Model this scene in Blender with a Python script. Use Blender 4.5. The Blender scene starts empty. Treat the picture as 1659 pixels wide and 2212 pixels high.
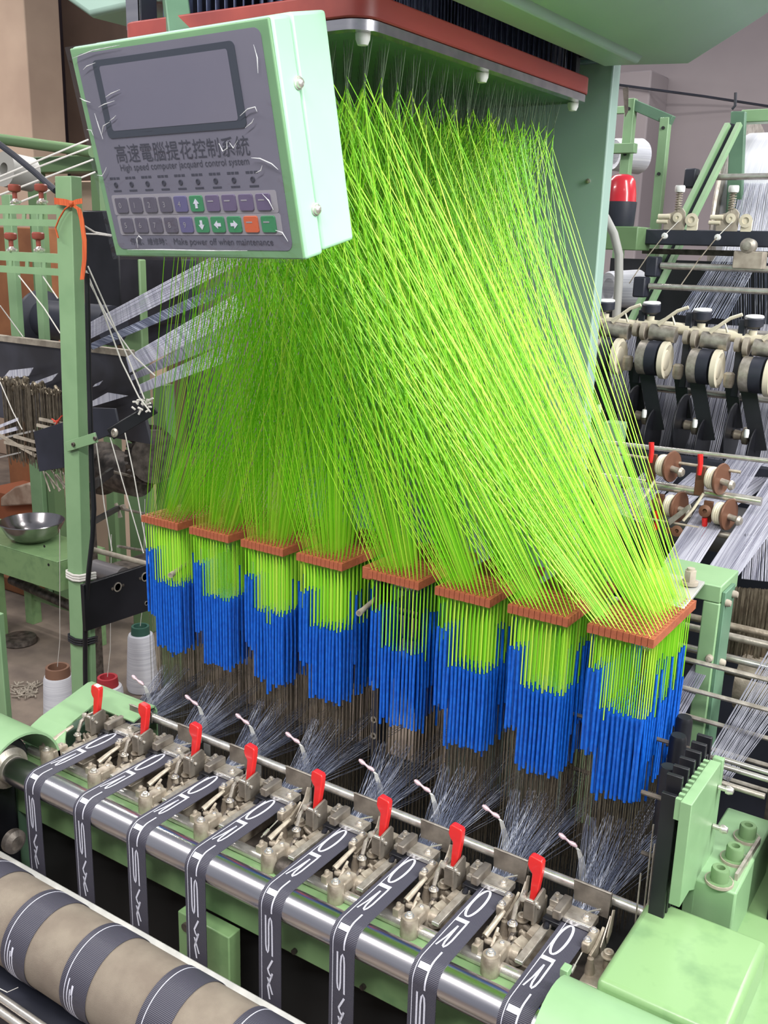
import bpy, math, random
from mathutils import Vector as V, Matrix
random.seed(7)
scn = bpy.context.scene
col = scn.collection
R_ = math.radians

# ------------------------------------------------------------------ camera
IMG_W, IMG_H, FPX = 1659.0, 2212.0, 2116.3
YAW, PITCH, ROLL = .5828, .2665, .028
CAM = V((1.2562, -.8776, 1.7252))
FW = V((-math.sin(YAW) * math.cos(PITCH), math.cos(YAW) * math.cos(PITCH), -math.sin(PITCH)))
_rt = FW.cross(V((0, 0, 1))).normalized()
_up = _rt.cross(FW)
RT = _rt * math.cos(ROLL) + _up * math.sin(ROLL)
UP = _up * math.cos(ROLL) - _rt * math.sin(ROLL)
cam_data = bpy.data.cameras.new('camera')
cam_data.sensor_fit = 'VERTICAL'
cam_data.sensor_height = 36.0
cam_data.lens = 36.0 * FPX / IMG_H
cam_data.clip_start = .02
cam = bpy.data.objects.new('camera', cam_data)
cam.matrix_world = Matrix(((RT.x, UP.x, -FW.x, CAM.x), (RT.y, UP.y, -FW.y, CAM.y), (RT.z, UP.z, -FW.z, CAM.z), (0, 0, 0, 1)))
col.objects.link(cam)
scn.camera = cam


def at(x, y, X=None, Y=None, Z=None):
    """world point seen at photo pixel x, y on the plane X=, Y= or Z="""
    d = FW + RT * ((x - 829.5) / FPX) - UP * ((y - 1106) / FPX)
    if X is not None:
        k = (X - CAM.x) / d.x
    elif Y is not None:
        k = (Y - CAM.y) / d.y
    else:
        k = (Z - CAM.z) / d.z
    return CAM + d * k


# ------------------------------------------------------------------ world, lamps, exposure
w = bpy.data.worlds.new('workshop_air')
scn.world = w
w.use_nodes = True
bg = w.node_tree.nodes['Background']
bg.inputs[0].default_value = (.86, .9, 1.0, 1)
bg.inputs[1].default_value = .30


def area(name, loc, target, sx, sy, power, color=(1, 1, 1)):
    d = bpy.data.lights.new(name, 'AREA')
    d.shape = 'RECTANGLE'
    d.size, d.size_y, d.energy, d.color = sx, sy, power, color
    o = bpy.data.objects.new(name, d)
    o.location = loc
    o.rotation_euler = (V(target) - V(loc)).to_track_quat('-Z', 'Y').to_euler()
    col.objects.link(o)


area('ceiling_tube_lamp_front', (1.5, -1.5, 3.2), (.7, .0, .9), 2.4, .16, 92, (1, .98, .95))
area('ceiling_tube_lamp_side', (3.0, .3, 3.0), (.6, .4, 1.3), .3, 2.6, 128, (.98, 1, .97))
area('ceiling_tube_lamp_far', (-1.4, 2.4, 3.3), (-1.4, 2.3, 0), 2.4, .16, 70, (1, .97, .94))
area('added_rear_fill', (-6.0, 2.2, 3.5), (-5.6, 3.4, 1.0), 1.6, .2, 75, (1, .97, .94))  # unseen fill, added to brighten the far left wall and pillar
area('ceiling_tube_lamp_right', (2.0, 3.0, 3.3), (1.6, 2.6, .8), 2.4, .2, 70, (.97, .98, 1))
area('ceiling_tube_lamp_left', (-1.2, -.9, 3.3), (-.9, .1, .4), 2.4, .16, 58, (1, .97, .93))
scn.view_settings.view_transform = 'Standard'
scn.view_settings.look = 'None'
scn.view_settings.gamma = 1.0
scn.view_settings.use_curve_mapping = False
scn.view_settings.exposure = .15


# ------------------------------------------------------------------ materials
def lin(c):
    return tuple(((v / 255) / 12.92 if v / 255 <= .04045 else ((v / 255 + .055) / 1.055) ** 2.4) for v in c) + (1,)


MATS = {}


def mat(name, c, rough=.5, metal=0.0, c2=None, scale=20, bump=0.0, bscale=None, stretch=None, detail=4, coat=0.0, spec=None, lo=.35, hi=.65):
    """procedural material: base colour mixed with c2 by noise, optional bump"""
    m = bpy.data.materials.new(name)
    m.use_nodes = True
    nt = m.node_tree
    b = nt.nodes['Principled BSDF']
    b.inputs['Roughness'].default_value = rough
    b.inputs['Metallic'].default_value = metal
    b.inputs['Base Color'].default_value = lin(c)
    if coat:
        b.inputs['Coat Weight'].default_value = coat
    if spec is not None:
        b.inputs['Specular IOR Level'].default_value = spec
    if c2 is not None or bump:
        tc = nt.nodes.new('ShaderNodeTexCoord')
        mp = nt.nodes.new('ShaderNodeMapping')
        nt.links.new(tc.outputs['Object'], mp.inputs[0])
        if stretch:
            mp.inputs['Scale'].default_value = stretch
    if c2 is not None:
        n = nt.nodes.new('ShaderNodeTexNoise')
        n.inputs['Scale'].default_value = scale
        n.inputs['Detail'].default_value = detail
        nt.links.new(mp.outputs[0], n.inputs['Vector'])
        r = nt.nodes.new('ShaderNodeValToRGB')
        r.color_ramp.elements[0].position = lo
        r.color_ramp.elements[1].position = hi
        r.color_ramp.elements[0].color = lin(c)
        r.color_ramp.elements[1].color = lin(c2)
        nt.links.new(n.outputs['Fac'], r.inputs[0])
        nt.links.new(r.outputs[0], b.inputs['Base Color'])
    if bump:
        n2 = nt.nodes.new('ShaderNodeTexNoise')
        n2.inputs['Scale'].default_value = bscale or scale * 4
        nt.links.new(mp.outputs[0], n2.inputs['Vector'])
        bp = nt.nodes.new('ShaderNodeBump')
        bp.inputs['Strength'].default_value = bump
        bp.inputs['Distance'].default_value = .002
        nt.links.new(n2.outputs['Fac'], bp.inputs['Height'])
        nt.links.new(bp.outputs[0], b.inputs['Normal'])
    MATS[name] = m
    return m


GREEN = mat('green_machine_paint', (132, 165, 124), .4, 0, (124, 157, 117), 14, .04, 300)
GREENW = mat('worn_green_paint', (126, 158, 110), .3, 0, (106, 138, 96), 26, .05, 200, lo=.5, hi=.8)
GREEND = mat('deep_green_paint', (94, 128, 104), .5, 0, (84, 116, 94), 12)
TEAL = mat('jacquard_head_paint', (150, 176, 165), .45, 0, (140, 166, 156), 3)
CASE_LIT = mat('lit_green_case_paint', (170, 214, 184), .38, 0, (163, 208, 178), 9, .03, 500)  # case green with the side light put into the colour
CASE_SHADE = mat('shaded_green_case_paint', (118, 160, 116), .42, 0, (108, 150, 108), 9)  # same case green, darkened for the shaded front
CHROME = mat('polished_chrome', (222, 219, 224), .24, 1.0, (200, 198, 206), 60, .015, 900, stretch=(.05, 1, 1))
STEEL = mat('dull_machined_steel', (190, 182, 172), .42, .6, (150, 142, 132), 60, .12, 500)
CAST = mat('oily_cast_metal', (186, 175, 160), .45, .4, (136, 124, 110), 45, .2, 300)
CASTD = mat('dark_cast_metal', (110, 101, 94), .5, .5, (66, 60, 56), 45, .2, 300)
GUARD = mat('grey_guard_metal', (142, 134, 124), .42, .55, (116, 108, 100), 50, .1, 700)
BRIGHT = mat('bright_steel', (226, 221, 214), .25, .75, (200, 194, 186), 80)
BLACK = mat('black_enamel', (16, 17, 22), .38, 0, (30, 30, 36), 8)
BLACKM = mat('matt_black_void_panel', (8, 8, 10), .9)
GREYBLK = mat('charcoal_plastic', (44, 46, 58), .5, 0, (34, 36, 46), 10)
RED = mat('red_lever_plastic', (214, 40, 38), .3, 0, (200, 34, 34), 30, coat=.3)
WOODRED = mat('red_comber_board', (150, 62, 54), .5, 0, (126, 48, 46), 14, stretch=(1, .2, 1))
COMB = mat('brown_comb_fibre', (166, 92, 62), .55, 0, (142, 74, 50), 70, .2, 400)
BLUE = mat('blue_heat_shrink', (22, 98, 200), .38, 0, (14, 80, 180), 140)
WIRE = mat('heddle_wire', (136, 126, 110), .4, .7, (96, 86, 74), 60)
TAPE = None
LETTER = mat('white_woven_letter', (214, 214, 226), .7, 0, (188, 188, 204), 600)
SAND = mat('brown_emery_cloth', (138, 127, 114), .95, 0, (122, 110, 99), 22, .5, 1600, detail=8)
STRIPW = mat('dusty_white_strip', (205, 204, 200), .5, 0, (180, 180, 176), 30)
WARP = mat('blue_grey_warp_thread', (86, 92, 112), .45, 0, (186, 190, 204), 260, stretch=(1, .02, .02), lo=.5, hi=.7)
WARPW = mat('white_warp_thread', (206, 206, 216), .5, 0, (150, 150, 168), 160, stretch=(1, .02, .02))
WARPD = mat('silver_grey_warp_thread', (164, 163, 174), .5, 0, (104, 104, 120), 200, stretch=(1, .02, .02))
WARPF = mat('faint_grey_warp_thread', (118, 118, 130), .5, 0, (78, 78, 92), 200, stretch=(1, .02, .02))
STRAP = mat('pale_grey_strap', (186, 186, 184), .5, 0, (160, 158, 154), 60)
STRING = mat('off_white_string', (206, 202, 196), .8)
YARN = mat('white_wound_yarn', (216, 216, 222), .75, 0, (188, 188, 198), 40, .4, 260, stretch=(.1, .1, 6))
FLOOR = mat('dirty_concrete_floor', (104, 92, 84), .9, 0, (132, 118, 106), 7, .5, 60, detail=10)
WALLM = mat('plastered_grey_wall', (150, 140, 142), .9, 0, (138, 128, 131), 1.5, .1, 40)
WALLB = mat('beige_pillar_plaster', (190, 166, 146), .9, 0, (174, 150, 132), 2)
WALLK = mat('brown_pillar_plaster', (142, 118, 104), .9, 0, (126, 104, 92), 2)
WALLBR = mat('brown_grey_wall', (124, 112, 120), .9, 0, (112, 100, 108), 2)
CARD = mat('brown_cardboard', (168, 112, 74), .85, 0, (140, 90, 60), 5)
KNOBR = mat('brown_red_bakelite', (142, 70, 58), .45)
WHITEP = mat('white_plastic', (222, 222, 220), .4)
PINK = mat('pinkish_eyelet_ceramic', (206, 178, 186), .3, .3)
GREYP = mat('grey_panel_print', (112, 110, 124), .5, 0, (104, 103, 117), 6)
SCREEN = mat('grey_lcd_screen', (110, 108, 124), .35, 0, (118, 115, 128), 4)
BEZEL = mat('dark_slate_bezel', (52, 58, 70), .5)
PRINT = mat('dark_ink_print', (52, 52, 66), .7)
KEYW = mat('pale_key_strip', (148, 145, 152), .5)
KEYS = {'g': mat('dark_grey_key', (88, 84, 98), .5), 'b': mat('blue_grey_key', (92, 88, 128), .5), 'p': mat('purple_grey_key', (98, 86, 116), .5),
        'e': mat('green_key', (52, 128, 84), .5), 'o': mat('orange_key', (196, 92, 52), .5)}
ORANGE = mat('orange_ribbon_cloth', (214, 104, 54), .7, 0, (184, 76, 40), 300, stretch=(1, 1, .05))
REDROPE = mat('red_twine', (196, 70, 52), .8)
REDC = mat('red_signal_lens', (206, 44, 58), .25, 0, (190, 36, 50), 10, coat=.4)
CREAM = mat('cream_ceramic', (214, 204, 182), .4)
BRONZE = mat('brown_friction_disc', (112, 76, 58), .5, .3)
GREYPIPE = mat('grey_hose', (156, 154, 150), .5)
DARKREED = mat('dark_reed_plate', (62, 60, 64), .35, .4, (84, 84, 94), 3, lo=.45, hi=.6)
OLIVE = mat('olive_green_paint', (104, 132, 92), .5)
WOODBAR = mat('weathered_bar', (170, 160, 146), .8, 0, (140, 130, 118), 40)


def tape_material():
    m = bpy.data.materials.new('charcoal_woven_webbing')
    m.use_nodes = True
    nt = m.node_tree
    b = nt.nodes['Principled BSDF']
    b.inputs['Roughness'].default_value = .5
    uv = nt.nodes.new('ShaderNodeUVMap')
    uv.uv_map = 'UVMap'
    sep = nt.nodes.new('ShaderNodeSeparateXYZ')
    nt.links.new(uv.outputs[0], sep.inputs[0])
    mu = nt.nodes.new('ShaderNodeMath')
    mu.operation = 'MULTIPLY'
    mu.inputs[1].default_value = 2 * math.pi / .0021
    nt.links.new(sep.outputs['Y'], mu.inputs[0])
    si = nt.nodes.new('ShaderNodeMath')
    si.operation = 'SINE'
    nt.links.new(mu.outputs[0], si.inputs[0])
    mr = nt.nodes.new('ShaderNodeMapRange')
    mr.inputs['From Min'].default_value = -1
    nt.links.new(si.outputs[0], mr.inputs['Value'])
    r = nt.nodes.new('ShaderNodeValToRGB')
    r.color_ramp.elements[0].color = lin((36, 36, 48))
    r.color_ramp.elements[1].color = lin((86, 84, 97))
    nt.links.new(mr.outputs[0], r.inputs[0])
    nt.links.new(r.outputs[0], b.inputs['Base Color'])
    bp = nt.nodes.new('ShaderNodeBump')
    bp.inputs['Strength'].default_value = .5
    bp.inputs['Distance'].default_value = .0006
    nt.links.new(mr.outputs[0], bp.inputs['Height'])
    nt.links.new(bp.outputs[0], b.inputs['Normal'])
    return m


TAPE = tape_material()


def cord_material(name, c1, c2, c3, rough=.45):
    """neon cord: colour drifts from strand to strand"""
    m = bpy.data.materials.new(name)
    m.use_nodes = True
    nt = m.node_tree
    b = nt.nodes['Principled BSDF']
    b.inputs['Roughness'].default_value = rough
    at_ = nt.nodes.new('ShaderNodeAttribute')
    at_.attribute_name = 'strand'
    r = nt.nodes.new('ShaderNodeValToRGB')
    r.color_ramp.elements[0].color = lin(c1)
    r.color_ramp.elements[1].color = lin(c3)
    e = r.color_ramp.elements.new(.5)
    e.color = lin(c2)
    nt.links.new(at_.outputs['Fac'], r.inputs[0])
    nt.links.new(r.outputs[0], b.inputs['Base Color'])
    return m


CORD = cord_material('neon_green_cord', (112, 196, 22), (148, 220, 48), (190, 226, 76), .38)
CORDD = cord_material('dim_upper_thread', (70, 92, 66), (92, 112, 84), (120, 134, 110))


def film_material():
    m = bpy.data.materials.new('clear_plastic_film')
    m.use_nodes = True
    nt = m.node_tree
    nt.nodes.remove(nt.nodes['Principled BSDF'])
    out = nt.nodes['Material Output']
    t = nt.nodes.new('ShaderNodeBsdfTransparent')
    t.inputs[0].default_value = (.96, .96, .97, 1)
    g = nt.nodes.new('ShaderNodeBsdfGlossy')
    g.inputs['Roughness'].default_value = .14
    mx = nt.nodes.new('ShaderNodeMixShader')
    lw = nt.nodes.new('ShaderNodeLayerWeight')
    lw.inputs[0].default_value = .3
    fr = nt.nodes.new('ShaderNodeMath')
    fr.operation = 'MULTIPLY_ADD'
    fr.inputs[1].default_value = .25
    fr.inputs[2].default_value = .06
    nt.links.new(lw.outputs['Facing'], fr.inputs[0])
    tc = nt.nodes.new('ShaderNodeTexCoord')
    n = nt.nodes.new('ShaderNodeTexNoise')
    n.inputs['Scale'].default_value = 16
    n.inputs['Detail'].default_value = 3
    n.inputs['Distortion'].default_value = 1.6
    nt.links.new(tc.outputs['Object'], n.inputs['Vector'])
    bp = nt.nodes.new('ShaderNodeBump')
    bp.inputs['Strength'].default_value = .5
    bp.inputs['Distance'].default_value = .006
    nt.links.new(n.outputs['Fac'], bp.inputs['Height'])
    nt.links.new(bp.outputs[0], g.inputs['Normal'])
    nt.links.new(fr.outputs[0], mx.inputs[0])
    nt.links.new(t.outputs[0], mx.inputs[1])
    nt.links.new(g.outputs[0], mx.inputs[2])
    nt.links.new(mx.outputs[0], out.inputs[0])
    return m


FILM = film_material()


# ------------------------------------------------------------------ mesh builder
class MB:
    def __init__(s):
        s.v, s.f, s.uv, s.at = [], [], None, None

    def add(s, vs, fs):
        n = len(s.v)
        s.v += [tuple(p) for p in vs]
        s.f += [tuple(i + n for i in f) for f in fs]
        return s

    def box(s, a, b, m=None):
        """axis box from corner a to corner b (optionally transformed by matrix m)"""
        x0, y0, z0 = a
        x1, y1, z1 = b
        vs = [V(p) for p in ((x0, y0, z0), (x1, y0, z0), (x1, y1, z0), (x0, y1, z0), (x0, y0, z1), (x1, y0, z1), (x1, y1, z1), (x0, y1, z1))]
        if m:
            vs = [m @ p for p in vs]
        return s.add(vs, [(0, 3, 2, 1), (4, 5, 6, 7), (0, 1, 5, 4), (1, 2, 6, 5), (2, 3, 7, 6), (3, 0, 4, 7)])

    def bar(s, p, q, wd, ht, up=(0, 0, 1)):
        p, q = V(p), V(q)
        d = (q - p).normalized()
        u = V(up)
        if abs(d.dot(u)) > .98:
            u = V((0, 1, 0))
        sd = d.cross(u).normalized()
        u = sd.cross(d)
        vs = []
        for c in (p, q):
            for a, b in ((-1, -1), (1, -1), (1, 1), (-1, 1)):
                vs.append(c + sd * (a * wd / 2) + u * (b * ht / 2))
        return s.add(vs, [(3, 2, 1, 0), (4, 5, 6, 7), (0, 1, 5, 4), (1, 2, 6, 5), (2, 3, 7, 6), (3, 0, 4, 7)])

    def cyl(s, p, q, r, n=14, r2=None, cap=True):
        p, q = V(p), V(q)
        r2 = r if r2 is None else r2
        d = (q - p).normalized()
        a = d.orthogonal().normalized()
        b = d.cross(a)
        vs = []
        for c, rr in ((p, r), (q, r2)):
            for i in range(n):
                t = 2 * math.pi * i / n
                vs.append(c + a * (rr * math.cos(t)) + b * (rr * math.sin(t)))
        fs = [(i, (i + 1) % n, n + (i + 1) % n, n + i) for i in range(n)]
        if cap:
            fs += [tuple(range(n - 1, -1, -1)), tuple(range(n, 2 * n))]
        return s.add(vs, fs)

    def lathe(s, o, axis, prof, n=24):
        """prof: list of (radius, distance along axis)"""
        o, d = V(o), V(axis).normalized()
        a = d.orthogonal().normalized()
        b = d.cross(a)
        vs, fs = [], []
        for r, h in prof:
            for i in range(n):
                t = 2 * math.pi * i / n
                vs.append(o + d * h + a * (r * math.cos(t)) + b * (r * math.sin(t)))
        for k in range(len(prof) - 1):
            for i in range(n):
                j = (i + 1) % n
                fs.append((k * n + i, k * n + j, (k + 1) * n + j, (k + 1) * n + i))
        if prof[0][0] > 1e-6:
            fs.append(tuple(range(n - 1, -1, -1)))
        if prof[-1][0] > 1e-6:
            e = (len(prof) - 1) * n
            fs.append(tuple(range(e, e + n)))
        return s.add(vs, fs)

    def tube(s, pts, r, n=6, cap=True):
        pts = [V(p) for p in pts]
        vs, fs = [], []
        u = None
        for i, p in enumerate(pts):
            d = (pts[min(i + 1, len(pts) - 1)] - pts[max(i - 1, 0)]).normalized()
            if u is None:
                u = d.orthogonal().normalized()
            u = (u - d * u.dot(d)).normalized()
            b = d.cross(u)
            rr = r[i] if isinstance(r, (list, tuple)) else r
            for k in range(n):
                t = 2 * math.pi * k / n
                vs.append(p + u * (rr * math.cos(t)) + b * (rr * math.sin(t)))
        for i in range(len(pts) - 1):
            for k in range(n):
                j = (k + 1) % n
                fs.append((i * n + k, i * n + j, (i + 1) * n + j, (i + 1) * n + k))
        if cap:
            fs += [tuple(range(n - 1, -1, -1)), tuple(range((len(pts) - 1) * n, len(pts) * n))]
        return s.add(vs, fs)

    def prism(s, poly, o, ux, uy, uz, th):
        """2d polygon swept by th along uz, placed at o with axes ux, uy"""
        o, ux, uy, uz = V(o), V(ux), V(uy), V(uz)
        n = len(poly)
        vs = [o + ux * a + uy * b for a, b in poly] + [o + ux * a + uy * b + uz * th for a, b in poly]
        fs = [tuple(range(n - 1, -1, -1)), tuple(range(n, 2 * n))] + [(i, (i + 1) % n, n + (i + 1) % n, n + i) for i in range(n)]
        return s.add(vs, fs)

    def ring(s, o, axis, r0, r1, th, n=28):
        """flat washer"""
        o, d = V(o), V(axis).normalized()
        return s.lathe(o, d, [(r0, 0), (r1, 0), (r1, th), (r0, th), (r0, 0)], n) if r0 > 0 else s.lathe(o, d, [(r1, 0), (r1, th)], n)

    def plate(s, quad, th):
        """quad of 4 points given thickness th along its normal"""
        q = [V(p) for p in quad]
        nn = (q[1] - q[0]).cross(q[2] - q[0]).normalized() * th
        vs = q + [p + nn for p in q]
        return s.add(vs, [(3, 2, 1, 0), (4, 5, 6, 7), (0, 1, 5, 4), (1, 2, 6, 5), (2, 3, 7, 6), (3, 0, 4, 7)])

    def mesh(s, name, angle=35):
        me = bpy.data.meshes.new(name)
        me.from_pydata(s.v, [], s.f)
        if s.uv:
            l = me.uv_layers.new(name='UVMap')
            for lp in me.loops:
                l.data[lp.index].uv = s.uv[lp.vertex_index]
        if s.at:
            a = me.attributes.new('strand', 'FLOAT', 'POINT')
            a.data.foreach_set('value', s.at)
        me.polygons.foreach_set('use_smooth', [True] * len(me.polygons))
        me.set_sharp_from_angle(angle=R_(angle))
        me.update()
        return me


def obj(name, mb, m, parent=None, bevel=0, seg=2, angle=35, fix=True):
    me = mb.mesh(name, angle) if isinstance(mb, MB) else mb
    if isinstance(mb, MB):
        if fix:
            import bmesh
            bm = bmesh.new()
            bm.from_mesh(me)
            bmesh.ops.recalc_face_normals(bm, faces=bm.faces)
            bm.to_mesh(me)
            bm.free()
        me.materials.append(m)
    o = bpy.data.objects.new(name, me)
    col.objects.link(o)
    if parent:
        o.parent = parent
        base = parent
        loc = V((0, 0, 0))
        while base:
            loc += base.location
            base = base.parent
        o.location = -loc
    if bevel:
        md = o.modifiers.new('bevel', 'BEVEL')
        md.width = bevel
        md.segments = seg
        md.limit_method = 'ANGLE'
        md.angle_limit = R_(40)
        md.harden_normals = False
    return o


def tag(o, label, cat=None, group=None, kind=None):
    if label:
        o['label'] = label
    if cat:
        o['category'] = cat
    if group:
        o['group'] = group
    if kind:
        o['kind'] = kind
    return o


def thing(name, label, cat, loc=(0, 0, 0), group=None):
    o = bpy.data.objects.new(name, None)
    o.empty_display_size = .02
    o.location = loc
    col.objects.link(o)
    return tag(o, label, cat, group)


def copy_tree(o, parent=None):
    c = o.copy()
    col.objects.link(c)
    if parent:
        c.parent = parent
    for ch in list(o.children):
        copy_tree(ch, c)
    return c


ORD = ['leftmost', 'second from left', 'third from left', 'fourth from left', 'fifth from left', 'sixth from left', 'seventh from left', 'rightmost']


def PX(i):
    """x of loom position i (eight ribbons, a wider gap after the fourth)"""
    return i * .1215 + (.018 if i > 3 else 0)


def bolt(mb, p, r, h, axis=(0, 0, 1), washer=True):
    """socket head screw"""
    p, ax = V(p), V(axis).normalized()
    if washer:
        mb.cyl(p, p + ax * h * .2, r * 1.45, 14)
    mb.lathe(p, ax, [(r, 0), (r, h * .9), (r * .9, h), (r * .5, h), (r * .45, h * .6), (0, h * .6)], 12)
    return mb

# ================================================================== setting
def struct(name, mb, m, **k):
    o = obj(name, mb, m, **k)
    o['kind'] = 'structure'
    return o


struct('floor', MB().box((-7, -3, -.05), (6, 6.2, 0)), FLOOR)
struct('wall_back', MB().box((-7, 5.2, 0), (6, 5.35, 4.2)), WALLM)
struct('wall_left', MB().box((-6.2, 1.0, 0), (-6.05, 5.2, 4.2)), WALLBR)
pil = at(28, 100, Y=4.0)
struct('trim_1', MB().box((pil.x - .62, 3.9, 0), (at(57, 100, Y=3.9).x, 4.2, 4.2)), WALLB, bevel=.01)
struct('trim_2', MB().box((at(136, 100, Y=4.7).x, 4.7, 0), (at(320, 100, Y=4.7).x, 5.0, 4.2)), WALLK, bevel=.01)
struct('trim_3', MB().box((at(1322, 240, Y=4.9).x, 4.9, 0), (at(1400, 240, Y=4.9).x, 5.2, at(1380, 152, Y=4.9).z)), WALLM, bevel=.01)

# ================================================================== loom frame
fr = thing('ribbon_loom', 'green ribbon loom body with front beam below the chrome roller', 'loom', (.4, .3, 0))
obj('front_beam', MB().box((-.2, .056, .735), (1.02, .084, .836)), GREENW, fr, bevel=.002)
for i in range(8):
    obj('beam_lip', MB().box((PX(i) - .086 + .004, .05, .79), (PX(i) - .022, .0558, .8352)), GREEN, fr, bevel=.001)
obj('beam_bracket', MB().box((.30, .03, .50), (.405, .056, .733)), GREENW, fr, bevel=.002)
for x, z in ((.31, .715), (.62, .745), (.82, .745), (.5, .745)):
    obj('beam_bolt', MB().cyl((x + .01, .0295 if x < .4 else .0555, z), (x + .01, .024 if x < .4 else .05, z), .007 if x < .4 else .004, 12), CASTD, fr)
obj('body_shade_backing', MB().box((-.22, .1, .25), (1.03, .13, .80)), BLACKM, fr)  # added black sheet standing in for shade in the gaps
obj('bed_shade_backing', MB().box((-.22, .14, .25), (1.03, .56, .775)), BLACKM, fr)  # second black sheet, added to keep the loom interior dark
obj('bed_casting', MB().box((-.1, .115, .78), (.95, .21, .815)), CASTD, fr)
obj('end_wall', MB().box((-.15, .02, .1), (-.12, .25, .84)), GREEND, fr, bevel=.003)
obj('end_wall', MB().box((1.03, .09, .1), (1.07, .62, .86)), GREEND, fr, bevel=.003)

# chrome take-off roller
rl = thing('chrome_roller', 'long polished chrome roller carrying the eight dark ribbons', 'roller', (.4, .0235, .8))
obj('cylinder', MB().cyl((-.1, .0235, .847), (1.2, .0235, .847), .0235, 64), CHROME, rl, angle=60)
obj('end_collar', MB().lathe((-.105, .0235, .847), (1, 0, 0), [(.02, 0), (.036, .0), (.036, .018), (.026, .024), (.024, .03)], 36), STEEL, rl)

# left bearing housing, black
bh = thing('bearing_housing', 'black enamelled bearing housing at left end of the chrome roller', 'housing', (-.15, .0, .7))
obj('housing_body', MB().box((-.19, -.05, .45), (-.11, .05, .83)), BLACK, bh, bevel=.006)
obj('housing_boss', MB().cyl((-.19, .0235, .847), (-.105, .0235, .847), .05, 32), BLACK, bh, bevel=.003)
obj('bearing_cap', MB().lathe((-.11, -.03, .74), (.6, -.8, 0), [(.03, 0), (.034, .01), (.02, .03), (0, .032)], 24), BLACK, bh)
obj('drain_screw', MB().lathe((-.1, -.05, .76), (.5, -.85, 0), [(.006, 0), (.006, .006), (0, .008)], 12), BRIGHT, bh)

# covers
def arch(x0, x1, R, a0, a1, th=.004, n=22):
    mb = MB()
    vs, fs = [], []
    for x in (x0, x1):
        for rr in (R, R - th):
            for k in range(n + 1):
                a = R_(a0 + (a1 - a0) * k / n)
                vs.append((x, .0235 + rr * math.cos(a), .847 + rr * math.sin(a)))
    m = n + 1
    for k in range(n):
        fs += [(k, k + 1, 2 * m + k + 1, 2 * m + k), (m + k, 3 * m + k, 3 * m + k + 1, m + k + 1), (k, m + k, m + k + 1, k + 1), (2 * m + k, 2 * m + k + 1, 3 * m + k + 1, 3 * m + k)]
    fs += [(0, 2 * m, 3 * m, m), (n, m + n, 3 * m + n, 2 * m + n)]
    return mb.add(vs, fs)


lc = thing('left_end_cover', 'curved pale green sheet metal cover beside the first red lever', 'cover', (-.2, .1, .5))
obj('roller_hood', arch(-.20, -.048, .075, 2, 200), GREEN, lc)
def zs_(y):
    return .902 - (.248 - y) * .23


prof = [(.262, .80), (.2625, .892), (.258, .902), (.248, .9035), (.205, zs_(.205)), (.205, zs_(.205)), (.14, zs_(.14)), (.118, .868), (.104, .856), (.098, .842)]
XR = [.02, .02, .02, .02, .02, -.088, -.082, -.06, -.05, -.046]
mb = MB()
for k in range(len(prof) - 1):
    if k == 4:
        continue
    y0, z0 = prof[k]
    y1, z1 = prof[k + 1]
    mb.plate([(-.152, y0, z0), (XR[k], y0, z0), (XR[k + 1], y1, z1), (-.152, y1, z1)], .003)
obj('top_sheet', mb, GREEN, lc, angle=50)

rc = thing('right_hood', 'rounded pale green hood over the right end of the chrome roller', 'cover', (1.05, .02, .5))
obj('hood_shell', arch(.912, 1.32, .065, -30, 215), GREEN, rc)
obj('hood_lug', MB().box((.905, .06, .895), (.915, .074, .906)), GREEN, rc, bevel=.001)
obj('hood_seal', MB().lathe((.925, .0235, .847), (1, 0, 0), [(.0245, 0), (.06, 0), (.06, .01), (.0245, .01)], 32), BLACK, rc)

bc = thing('gear_cover', 'boxy pale green gear cover with scuffed top at lower right', 'cover', (1.03, .15, .5))
bx = MB()
bx.box((.949, .062, .6), (1.098, .248, .912))
obj('cover_box', bx, GREENW, bc, bevel=.008, seg=4)
obj('cover_latch', MB().box((1.098, .10, .85), (1.104, .116, .885)), BLACK, bc, bevel=.002)

sd = thing('side_bed', 'green machine side bed beside and behind the boxy gear cover', 'machine bed', (1.12, .4, .3))
obj('bed_box', MB().box((1.04, .10, .3), (1.32, .80, .862)), GREENW, sd, bevel=.006)
obj('bed_step', MB().box((.975, .25, .3), (1.04, .5, .80)), GREEND, sd, bevel=.003)
bl = MB().box((.985, .27, .84), (1.05, .47, .945))
obj('bolt_block', bl, GREEN, sd, bevel=.003)
for k, (px, py) in enumerate(((1613, 1812), (1585, 1858), (1553, 1906))):
    p = at(px, py, Z=.945)
    b_ = bolt(MB(), p, .0115, .022)
    obj('hex_bolt', b_, OLIVE, sd)
    obj('washer', MB().ring(p, (0, 0, 1), .0118, .018, .004), WOODBAR, sd)
obj('pressure_bar', MB().bar(at(1640, 1815, Z=.95), at(1590, 1895, Z=.95), .004, .01), STEEL, sd)

# ================================================================== cloth roller, strip, rods
CY, CZ, CR = -.0914, .6898, .064
cr = thing('emery_roller', 'thick brown emery covered roller in the lower left foreground', 'roller', (.4, CY, .6))
obj('emery_sleeve', MB().cyl((-.35, CY, CZ), (1.3, CY, CZ), CR, 96), SAND, cr, angle=60)
obj('end_bearing', MB().lathe((-.02, CY + .06, CZ + .075), (1, 0, 0), [(.012, 0), (.02, .004), (.02, .014), (.012, .02), (0, .02)], 24), CASTD, cr)
BANDX = [-.012, .121, .254, .404, .537, .665]


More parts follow.
